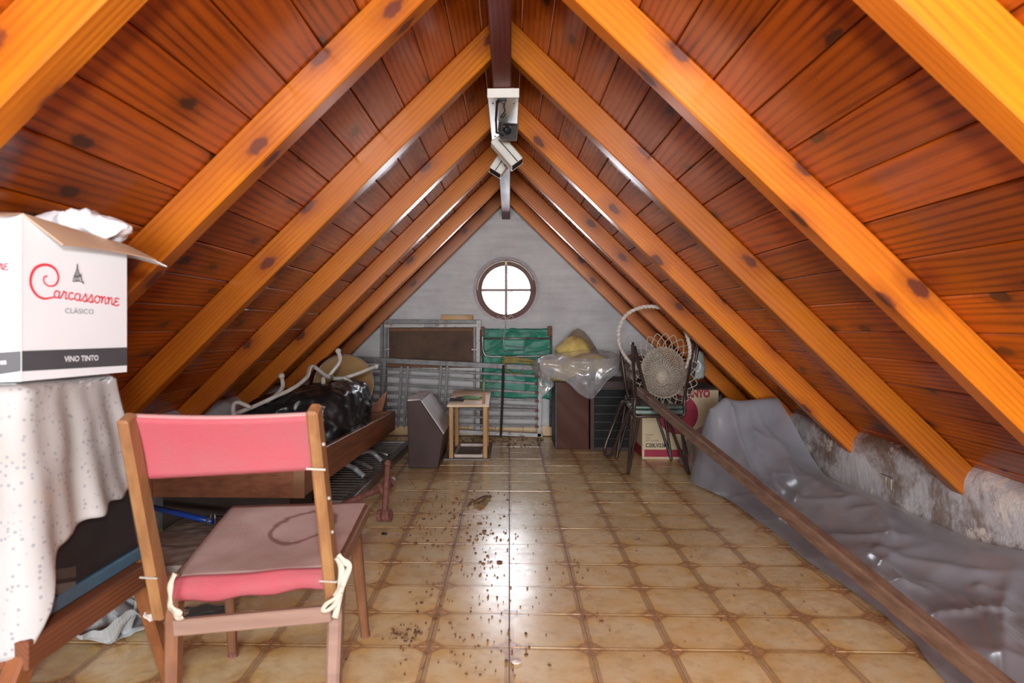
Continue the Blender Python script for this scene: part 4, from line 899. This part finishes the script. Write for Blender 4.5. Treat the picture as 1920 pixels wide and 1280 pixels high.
# one continuous sheet: along the far edge, down the right side, round the near corner, along the front
RC = .03; XA, YA = CX1, TY0-.010
S1 = 1.575-(YA+RC); S2 = RC*math.pi/2; S3 = .42; ST = S1+S2+S3
def edge(s):
    if s < S1: return Vector((XA, 1.575-s, 0)), Vector((1, 0, 0))
    if s < S1+S2: a = (s-S1)/RC; return Vector((XA-RC+RC*math.cos(a), YA+RC-RC*math.sin(a), 0)), Vector((math.cos(a), -math.sin(a), 0))
    return Vector((XA-RC-(s-S1-S2), YA, 0)), Vector((0, -1, 0))
HS = [(0, .628), (.08, .616), (.15, .606), (.20, .596), (.25, .588), (.29, .562), (.315, .53), (.332, .48), (.345, .43), (.36, .40), (.38, .392), (.45, .392), (.50, .395), (.62, .42), (.9, .44)]
def hem(s):
    for (a, x), (b, y) in zip(HS, HS[1:]):
        if a <= s <= b: return x+(y-x)*(s-a)/(b-a)
    return HS[-1][1]
IN = .26
def drape(u, v):
    s = u*ST; e, nrm = edge(s); zh = hem(s)+.005*math.sin(s*70); Lt = IN+CZ-zh; tt = v*Lt
    if tt < IN:
        q = max(0, (tt-IN+.03)/.03); p = e-nrm*(IN-tt); p.x = max(p.x, -1.29); p.y = min(max(p.y, YA), 1.50)
        p.z = CZ-.008*q*q+.002*noise.noise(Vector((p.x*9, p.y*9, 1)))
        if tt > IN-.001: pass
        return p
    dn = (tt-IN)/(CZ-zh); z = CZ-.008-(CZ-.008-zh)*dn
    fl = .008*dn*(1+math.sin(s*38+z*3))+.005*dn*(1+math.sin(s*71-z*6))+.004*(1+noise.noise(Vector((s*14, z*14, 4))))
    fl += .004*dn*max(0, 1-abs(s-S1)/.12)
    p = e+nrm*fl; p.z = z
    if s < .3: p.y -= .075*(1-dn)*(1-s/.3)          # far edge slants
    return p
t = thing('printed_cloth', 'off-white cloth with small grey print draped over the black television set', 'cloth', (-1.1, 1.42, TZ1))
bm = B(); grid(bm, drape, 120, 70, .002); bmesh.ops.remove_doubles(bm, verts=bm.verts, dist=.00005); CL = cloth_mat(); obj('draped_cloth', bm, CL, t, True)
# wine carton
WCARD = simple('white_carton', (.68, .71, .74), .55, var=.05, scale=3)
KRAFT = simple('kraft_card', (.50, .34, .23), .8, col2=(.42, .27, .17), scale=6)
BAND = simple('charcoal_print', (.055, .058, .066), .6, var=.15)
RED = simple('red_print', (.68, .035, .06), .6, var=.1)
GREYI = simple('grey_ink', (.22, .25, .27), .7)
C0 = at(40, 715, 1.24); ZB = C0.z; A0 = atz(238, 697, ZB); L0 = C0+Vector((-.141, -.075, 0)); K0 = L0+(A0-C0)
ZC, ZA = at(40, 402, C0.y).z, at(238, 462, A0.y).z
t = thing('wine_carton', 'white wine carton with red script lettering on top of the cloth-covered television', 'box', (C0+K0)/2)
top = lambda p, z: Vector((p.x, p.y, z))
bm = B(); cen = (A0+C0+L0+K0)/4
def ring4(sh, z): return [top(p+(cen-p).normalized()*sh, zz if z is None else z) for p, zz in ((L0, ZC-.006), (C0, ZC), (A0, ZA), (K0, ZA))]
R4 = [ring4(.0, ZB), ring4(0, None), ring4(.004, None), ring4(.004, ZB+.004)]
R4 = [[bm.verts.new(q) for q in r] for r in R4]
for a, b in zip(R4, R4[1:]):
    for k in range(4): bm.faces.new((a[k], a[(k+1) % 4], b[(k+1) % 4], b[k]))
bm.faces.new(R4[0][::-1]); bm.faces.new(R4[-1]); obj('carton_body', bm, WCARD, t)
fu = (A0-C0).normalized(); fn_ = fu.cross(Vector((0, 0, 1))).normalized()
if fn_.x < 0: fn_ = -fn_
gu = (C0-L0).normalized(); gn = gu.cross(Vector((0, 0, 1))).normalized(); gn = gn if gn.y < 0 else -gn
FO = fn_*.0012; GO = gn*.0012
# crop pixel -> face point (crop of the photo at 0,380 scale 3.766)
def fp_(cx, cy, pl=C0+FO, n=fn_): return atpl(cx/3.766, 380+cy/3.766, pl, n)
def quad(nm, pts, m, n, ofs=0.0):
    bm = B(); vs = [bm.verts.new(Vector(p)+n*ofs) for p in pts]; bm.faces.new(vs); obj(nm, bm, m, t)
quad('charcoal_band', [fp_(152, 1190), fp_(897, 1148), fp_(897, 1020), fp_(152, 1046)], BAND, fn_)
gp = lambda cx, cy: atpl(cx/3.766, 380+cy/3.766, C0+GO, gn)
quad('charcoal_band', [gp(-260, 1250), gp(146, 1190), gp(146, 1046), gp(-260, 1075)], BAND, gn)
def scr(pts, wd, m=RED, name='lettering', pl=None, n=None, sub=5):
    bm = B(); pl = pl or C0+FO; n = n or fn_
    L = spline([(a, b, 0) for a, b in pts], sub)
    ribbon(bm, [fp_(p.x, p.y, pl, n) for p in L], wd, n, .0002); return bm
bm = scr([(392, 662), (350, 672), (305, 676), (262, 655), (228, 610), (214, 560), (222, 505), (250, 460), (300, 438), (350, 443), (388, 468), (409, 510), (406, 555), (382, 583), (348, 588), (318, 572), (306, 545), (314, 522), (334, 517)], lambda s: .0028+.0026*math.sin(min(1, s*1.3)*math.pi)); obj('script_capital', bm, RED, t)
arc = lambda cx, cy, rx, ry, a0, a1, n=9: [(cx+rx*math.cos(math.radians(a0+(a1-a0)*k/n)), cy+ry*math.sin(math.radians(a0+(a1-a0)*k/n))) for k in range(n+1)]
GL = {'a': (arc(.30, .30, .25, .30, 50, 350)+[(.56, .5)], [(.57, .6), (.55, .12), (.64, 0), (.82, .12)], .82),
      'r': ([(-.05, .12), (.12, .45), (.18, .66), (.26, .55), (.45, .56), (.40, .14), (.5, 0), (.66, .12)], None, .66),
      'c': (arc(.32, .30, .25, .30, 45, 310)+[(.68, .12)], None, .66),
      'o': (arc(.32, .30, .26, .30, 80, 440, 14)+[(.55, .55), (.70, .5)], None, .70),
      's': ([(-.05, .1), (.2, .45), (.30, .66), (.42, .35), (.42, .1), (.25, -.02), (.08, .06)], [(.36, .0), (.5, .03), (.62, .12)], .6),
      'n': ([(-.05, .45), (.05, .6), (.12, .5), (.12, .0), (.16, .35), (.32, .6), (.45, .5), (.46, .12), (.55, 0), (.68, .12)], None, .68),
      'e': ([(.52, .52), (.35, .62), (.12, .58), (.12, .38), (.36, .33), (.08, .24), (.02, .04), (.25, -.04), (.48, .04), (.55, .16)], None, .6)}
def script(word, x0, y0, dx, dy, wtot, h, pl, n, slant=.12):
    tot = sum(GL[c][2] for c in word); k = wtot/tot; x = 0
    for c in word:
        s1, s2, adv = GL[c]
        bm = B()
        for s in (s1, s2):
            if not s: continue
            pts = []
            for a, b in s:
                xx = x+(a+slant*b)*k*1.0; pts.append((x0+xx*dx, y0+xx*dy-b*h))
            L = spline([(p[0], p[1], 0) for p in pts], 4); ribbon(bm, [fp_(p.x, p.y, pl, n) for p in L], .0028, n, .0003)
        obj('script_letter', bm, RED, t); x += adv*k
script('arcassonne', 376, 668, 1.0, .125, 466, 82, C0+FO, fn_)
script('ne', -14, 470, 1.0, .06, 72, 72, C0+GO, gn)
def ftext(body, cx, cy, cx2, cy2, sz, m, pl, n, bold=0.0):
    a, b = fp_(cx, cy, pl, n), fp_(cx2, cy2, pl, n); r = (b-a).normalized(); up = n.cross(r)
    bm = text_bm(body, a, r, up, sz, 1, bold, .0003); wd = max((v.co-a).dot(r) for v in bm.verts); k = (b-a).length/wd
    for v in bm.verts: v.co = v.co+r*((v.co-a).dot(r)*(k-1))
    obj('lettering', bm, m, t)
ftext('CLÁSICO', 455, 778, 660, 786, .0145, GREYI, C0+FO, fn_)
ftext('VINO TINTO', 455, 1122, 694, 1112, .0155, WCARD, C0+FO*1.6, fn_, .0003)
ftext('os', 2, 1142, 46, 1138, .014, WCARD, C0+GO*1.6, gn, .0003)
bm = B()   # little tower emblem in ink strokes
for P in ([(545, 430), (540, 470), (522, 520), (512, 555)], [(545, 430), (552, 480), (572, 530), (590, 572)], [(536, 480), (538, 556)], [(546, 470), (548, 556)], [(556, 490), (558, 550)], [(528, 505), (528, 548)], [(572, 500), (572, 545)], [(515, 556), (560, 552), (592, 570)], [(525, 520), (575, 518)]):
    L = spline([(a, b, 0) for a, b in P], 3); ribbon(bm, [fp_(p.x, p.y) for p in L], .0016, fn_, .0004)
obj('tower_emblem', bm, INK, t)
quad('crease_line', [fp_(150, 1255), fp_(154, 1255), fp_(154, 95), fp_(150, 95)], simple('crease', (.66, .66, .68), .6), fn_, .0003)
# flaps: front flap folded outwards with a sagging free edge
def flapf(nm, P, m, th=.003):
    a, b, c, d = P
    def fn(u, v):
        p = a.lerp(b, u).lerp(d.lerp(c, u), v); p = p+Vector((0, 0, .004*math.sin(math.pi*u)*v)); return p
    bm = B(); grid(bm, fn, 10, 6, th); obj(nm, bm, m, t)
C1, A1, L1, K1 = top(C0, ZC), top(A0, ZA), top(L0, ZC-.006), top(K0, ZA)
fo = fn_
flapf('flap', (C1+Vector((0, 0, .001)), A1+Vector((0, 0, .001)), fp_(1100, 408, A0+fn_*.035, fn_), fp_(440, 300, C0+fn_*.04, fn_)), KRAFT)
flapf('flap', (K1, A1, A1+Vector((.035, .11, -.034)), K1+Vector((.02, .10, .0))), WCARD)
flapf('flap', (L1, C1, C1+gn*.06+Vector((-.03, 0, -.012)), L1+gn*.06+Vector((.0, 0, -.008))), KRAFT)
# white plastic bag on the open carton
def pb_(q, n): return Vector((q.x, q.y, q.z*(1+.25*math.sin(q.x*26+1))+(-.012*q.y*8)))
pc = at(148, 424, 1.46)
bm = B(); blob(bm, pc+Vector((0, .0, -.006)), .098, .05, .019, .045, 18, 2.4, 5, 40, pb_); tag(obj('plastic_carrier_bag', bm, simple('white_polythene', (.78, .78, .82), .3, var=.06), smooth=True), 'crumpled white plastic carrier bag lying on top of the open wine carton', 'bag')
# pink canvas chair
def pink_mat():
    m = M('pink_canvas'); c = m.co(); w1 = m.noise(m.n('Mapping', Vector=c, Scale=(1, 1, 6)).outputs[0], 60, 3); n1 = m.noise(c, 9, 5, .6)
    col = m.mix(m.ramp(n1, [(.3, 0.0), (.75, 1.0)]), (.40, .052, .080), (.33, .085, .10)); col = m.mix(m.math('MULTIPLY', w1, .35), col, (.33, .16, .155))
    b = m.bsdf(Base_Color=col, Roughness=.85, Specular_IOR_Level=.2); m.set(b.inputs['Normal'], m.bump(m.noise(c, 160, 2), .3, .002)); return m.m
PINK = pink_mat()
def dusty_mat():
    m = M('dusty_canvas'); c = m.co(); n1 = m.noise(c, 8, 6, .65)
    sp = m.n('SeparateXYZ', i0=m.n('NewGeometry').outputs['Position'])
    col = m.mix(m.ramp(n1, [(.3, 0.0), (.75, 1.0)]), (.52, .41, .385), (.44, .30, .285))
    # ring stain
    dx = m.math('SUBTRACT', sp.outputs[0], -.585); dy = m.math('SUBTRACT', sp.outputs[1], 1.92)
    rr = m.math('SQRT', m.math('ADD', m.math('MULTIPLY', dx, dx), m.math('MULTIPLY', m.math('MULTIPLY', dy, dy), .55)))
    rr = m.math('ADD', rr, m.math('MULTIPLY', m.math('SUBTRACT', m.noise(c, 14, 4), .5), .05))
    ring = m.ramp(m.math('ABSOLUTE', m.math('SUBTRACT', rr, .085)), [(.004, 1.0), (.012, 0.0)])
    col = m.mix(m.math('MULTIPLY', ring, .7), col, (.16, .045, .045))
    b = m.bsdf(Base_Color=col, Roughness=.9, Specular_IOR_Level=.2); m.set(b.inputs['Normal'], m.bump(m.noise(c, 120, 2), .3, .002)); return m.m
DUSTY = dusty_mat()
t = thing('folding_chair', 'wooden folding chair with pink canvas back and dusty pink seat in the left foreground', 'chair', (-.62, 1.75, 0))
Pl0, Pl1 = at(305, 1150, 1.56), at(236, 781, 1.36); Pr0, Pr1 = at(625, 1118, 1.56), at(588, 764, 1.36)
CW = simple('honey_wood', (.32, .17, .065), .5, col2=(.21, .095, .038), scale=7, stretch=(4, 4, .35), bump=.1)
CWD = simple('brown_leg_wood', (.23, .105, .05), .5, col2=(.16, .07, .035), scale=7, stretch=(4, 4, .35))
CWP = simple('dusty_wood', (.27, .175, .13), .7, col2=(.20, .12, .09), scale=9, stretch=(.4, 4, 4))
for a, b in ((Pl0, Pl1), (Pr0, Pr1)):
    bm = B(); beam(bm, a, b, .028, .05, (0, -1, 0), .024, .04); obj('back_post', bm, CW, t, bevel=.005)
# back canvas
bt0, bt1 = at(236, 784, 1.362), at(588, 780, 1.362); bb0, bb1 = at(262, 900, 1.425), at(600, 882, 1.425)
def bc_(u, v):
    p = bt0.lerp(bt1, u).lerp(bb0.lerp(bb1, u), v); s = math.sin(math.pi*u); return p+Vector((0, .02-.03*s*0+.006*math.sin(v*3), -.006*s*(1-v)))
bm = B(); grid(bm, bc_, 24, 12, .005); obj('backrest_canvas', bm, PINK, t, True)
bm = B(); tube(bm, [bc_(u/20, 0)+Vector((0, .004, .001)) for u in range(21)], .006, 8); obj('canvas_hem', bm, simple('dusty_pink_hem', (.36, .16, .165), .9, col2=(.30, .2, .19), scale=12), t, True)
# seat
sA, sB, sC, sD = at(325, 1082, 1.585), at(622, 1062, 1.585), at(686, 940, 2.10), at(436, 948, 2.10)
def seat_(u, v):
    p = sA.lerp(sB, u).lerp(sD.lerp(sC, u), v); return p+Vector((0, 0, -.018*math.sin(math.pi*u)*math.sin(math.pi*min(1, v*1.0))+.002*noise.noise(Vector((u*5, v*5, 2)))))
bm = B(); grid(bm, seat_, 24, 24, .006); obj('seat_canvas', bm, DUSTY, t, True)
eA, eB = at(322, 1130, 1.572), at(618, 1098, 1.572)
bm = B(); grid(bm, lambda u, v: seat_(u, 0).lerp(eA.lerp(eB, u), v)+Vector((0, -.012*math.sin(v*math.pi)-.004+.004*math.sin(u*11), .004*math.sin(u*17)*v)), 30, 8, .004); obj('seat_front_fold', bm, PINK, t, True)
for a, b in ((sA, sD), (sB, sC)):
    off = Vector((0, 0, -.026)); bm = B(); beam(bm, a+off, b+off, .026, .034); obj('seat_rail', bm, CWD, t, bevel=.004)
bm = B(); beam(bm, sD+Vector((0, .0, -.026)), sC+Vector((0, 0, -.026)), .03, .03); obj('seat_rail', bm, CWD, t, bevel=.004)
bm = B(); beam(bm, sA+Vector((0, .02, -.03)), sB+Vector((0, .02, -.03)), .03, .028); obj('seat_rail', bm, CWD, t, bevel=.004)
flr, fll = atz(685, 1192, 0), atz(437, 1229, 0)
for a, f in ((at(666, 1000, 2.06), flr), (at(424, 985, 2.03), fll)):
    bm = B(); beam(bm, a, f, .034, .034, (0, 1, 0), .024, .024); obj('front_leg', bm, CWD, t, bevel=.005)
    bm = B(); lathe(bm, [(.016, 0), (.015, .014), (.012, .018)], f, (0, 0, 1), 10); obj('rubber_foot', bm, RUST, t)
rl, rrg = Vector((-.795, 1.60, .41)), Vector((-.405, 1.60, .43))
for a, f in ((rl, Vector((-.715, 1.42, 0))), (rrg, Vector((-.378, 1.42, 0)))):
    bm = B(); beam(bm, a, f, .034, .040, (0, -1, 0), .028, .03); obj('rear_leg', bm, CWD if a.x < -.6 else CWP, t, bevel=.006)
bm = B(); beam(bm, at(326, 1176, 1.535), at(622, 1149, 1.535), .018, .037, (0, 0, 1)); obj('stretcher', bm, CWP, t, bevel=.003)
PIN = simple('dull_pin', (.40, .37, .32), .5, .2)
# pins on the posts
for a, b, fr2 in ((Pl0, Pl1, .23), (Pr0, Pr1, .12), (Pr0, Pr1, .72)):
    c = a.lerp(b, fr2)+Vector((0, -.027, 0)); bm = B(); beam(bm, c-Vector((.02, 0, 0)), c+Vector((.02, 0, -.002)), .004, .004); obj('metal_pin', bm, PIN, t)
for fr2 in (.1, .38, .56, .83):
    bm = B(); c = Pr0.lerp(Pr1, fr2)+Vector((.015, -.008, 0)); ball(bm, c, .0042, 8); obj('nail_head', bm, PIN, t, True)
# canvas ties
TIE = simple('cream_tape', (.52, .47, .38), .85, col2=(.48, .43, .35), scale=20)
def tie(pts, Y, wd=.010):
    P = spline([at(a, b, Y) for a, b in pts], 6); bm = B(); n = len(P)
    for k in (0,):
        vs = []
        for i, p in enumerate(P):
            d = (P[min(i+1, n-1)]-P[max(i-1, 0)]).normalized(); s = d.cross(Vector((0, -1, 0))).normalized(); s = (s+Vector((0, .5*math.sin(i*.6), 0)))*wd/2
            vs.append([bm.verts.new(p+s+Vector((0, -.0012, 0))), bm.verts.new(p-s+Vector((0, -.0012, 0))), bm.verts.new(p-s+Vector((0, .0012, 0))), bm.verts.new(p+s+Vector((0, .0012, 0)))])
        for a, b in zip(vs, vs[1:]):
            for q in range(4): bm.faces.new((a[q], a[(q+1) % 4], b[(q+1) % 4], b[q]))
        bm.faces.new(vs[0][::-1]); bm.faces.new(vs[-1])
    obj('canvas_tie', bm, TIE, t, True)
tie([(634, 1040), (645, 1052), (655, 1060), (648, 1082), (641, 1100), (636, 1120), (632, 1142), (628, 1158)], 1.50, .013)
tie([(641, 1100), (630, 1120), (612, 1132), (606, 1142), (613, 1145), (628, 1132), (640, 1112)], 1.495, .009)
tie([(632, 1045), (641, 1070), (638, 1100), (630, 1118)], 1.505, .014)
tie([(328, 1075), (321, 1092), (319, 1115), (320, 1135), (326, 1148), (336, 1158), (343, 1156)], 1.51, .011)
tie([(319, 1135), (330, 1146), (341, 1152)], 1.505, .014)
# ================================================================== DEBRIS
DEB = simple('dry_leaf', (.19, .095, .045), .9, col2=(.09, .045, .025), scale=30)
bm = B(); rd = random.Random(21)
def flake(x, y, r):
    n = rd.choice((4, 5, 5, 6)); h = rd.uniform(.0015, .006); a0 = rd.uniform(0, 6.28); el = rd.uniform(.35, 1)
    ps = []
    for k in range(n):
        a = 2*math.pi*k/n; rr2 = r*rd.uniform(.6, 1.1); px, py = rr2*math.cos(a), rr2*el*math.sin(a); ps.append((x+px*math.cos(a0)-py*math.sin(a0), y+px*math.sin(a0)+py*math.cos(a0)))
    if -.95 < x < -.08 and 4.7 < y < 5.8: return
    top_ = [bm.verts.new((a, b, h+rd.uniform(0, .003))) for a, b in ps]; bot = [bm.verts.new((a, b, .0004)) for a, b in ps]
    bm.faces.new(top_); bm.faces.new(bot[::-1])
    for k in range(n): bm.faces.new((bot[k], bot[(k+1) % n], top_[(k+1) % n], top_[k]))
for k in range(150):
    p = atz(rd.gauss(870, 60), rd.gauss(985, 45), 0); flake(p.x, p.y, abs(rd.gauss(.0035, .003))+.0018)
for k in range(240):
    p = atz(rd.gauss(890, 75), rd.uniform(900, 1270), 0); flake(p.x, p.y, abs(rd.gauss(.002, .002))+.0014)
for k in range(50):
    p = atz(rd.gauss(762, 18), rd.gauss(1192, 10), 0); flake(p.x, p.y, abs(rd.gauss(.0025, .0025))+.0015)
for k in range(160):
    p = atz(rd.uniform(700, 1560), rd.triangular(845, 1275, 900), 0)
    if p.x < 1.2: flake(p.x, p.y, abs(rd.gauss(.002, .002))+.0014)
for k in range(150):
    p = Vector((rd.uniform(-.6, .3), rd.uniform(5.5, 6.12), 0)); flake(p.x, p.y, abs(rd.gauss(.006, .006))+.003)
tag(obj('leaf_litter', bm, DEB), 'scattered crumbs of dry leaf and dirt across the tiled floor', 'debris', kind='stuff')
t = thing('dry_twig', 'curled dry brown leaf and twig lying alone on the tiles beyond the crumbs', 'leaf', atz(898, 937, 0))
bm = B(); tube(bm, spline([atz(877, 949, .004), atz(884, 941, .01), atz(896, 936, .02), atz(908, 931, .024), atz(920, 931, .012)], 5), .006, 6, taper=1.5); obj('stem', bm, DEB, t, True)
bm = B(); grid(bm, lambda u, v: atz(888+32*u, 941-13*u+(v-.5)*9*math.sin(math.pi*min(1, .15+u*.85)), .012+.03*math.sin(v*math.pi)*math.sin(u*3)), 10, 6, .001); obj('blade', bm, simple('brown_leaf', (.22, .12, .06), .8), t, True)
for nm, lbl, px, py, r, m in (('leaf_fragment', 'broken brown leaf fragment on the tiles in the window glare', 937, 1053, .012, DEB), ('plaster_chip', 'white plaster chip on the central grout line at the bottom', 967, 1240, .015, PAPER2), ('dark_leaf', 'small black leaf scrap on the tiles below the rusty clamp', 721, 1000, .014, BLACK)):
    p = atz(px, py, .004); bm = B(); blob(bm, p, r, r*.7, .0035, .008, 60, 2, 2, 3); tag(obj(nm, bm, m), lbl, 'debris')
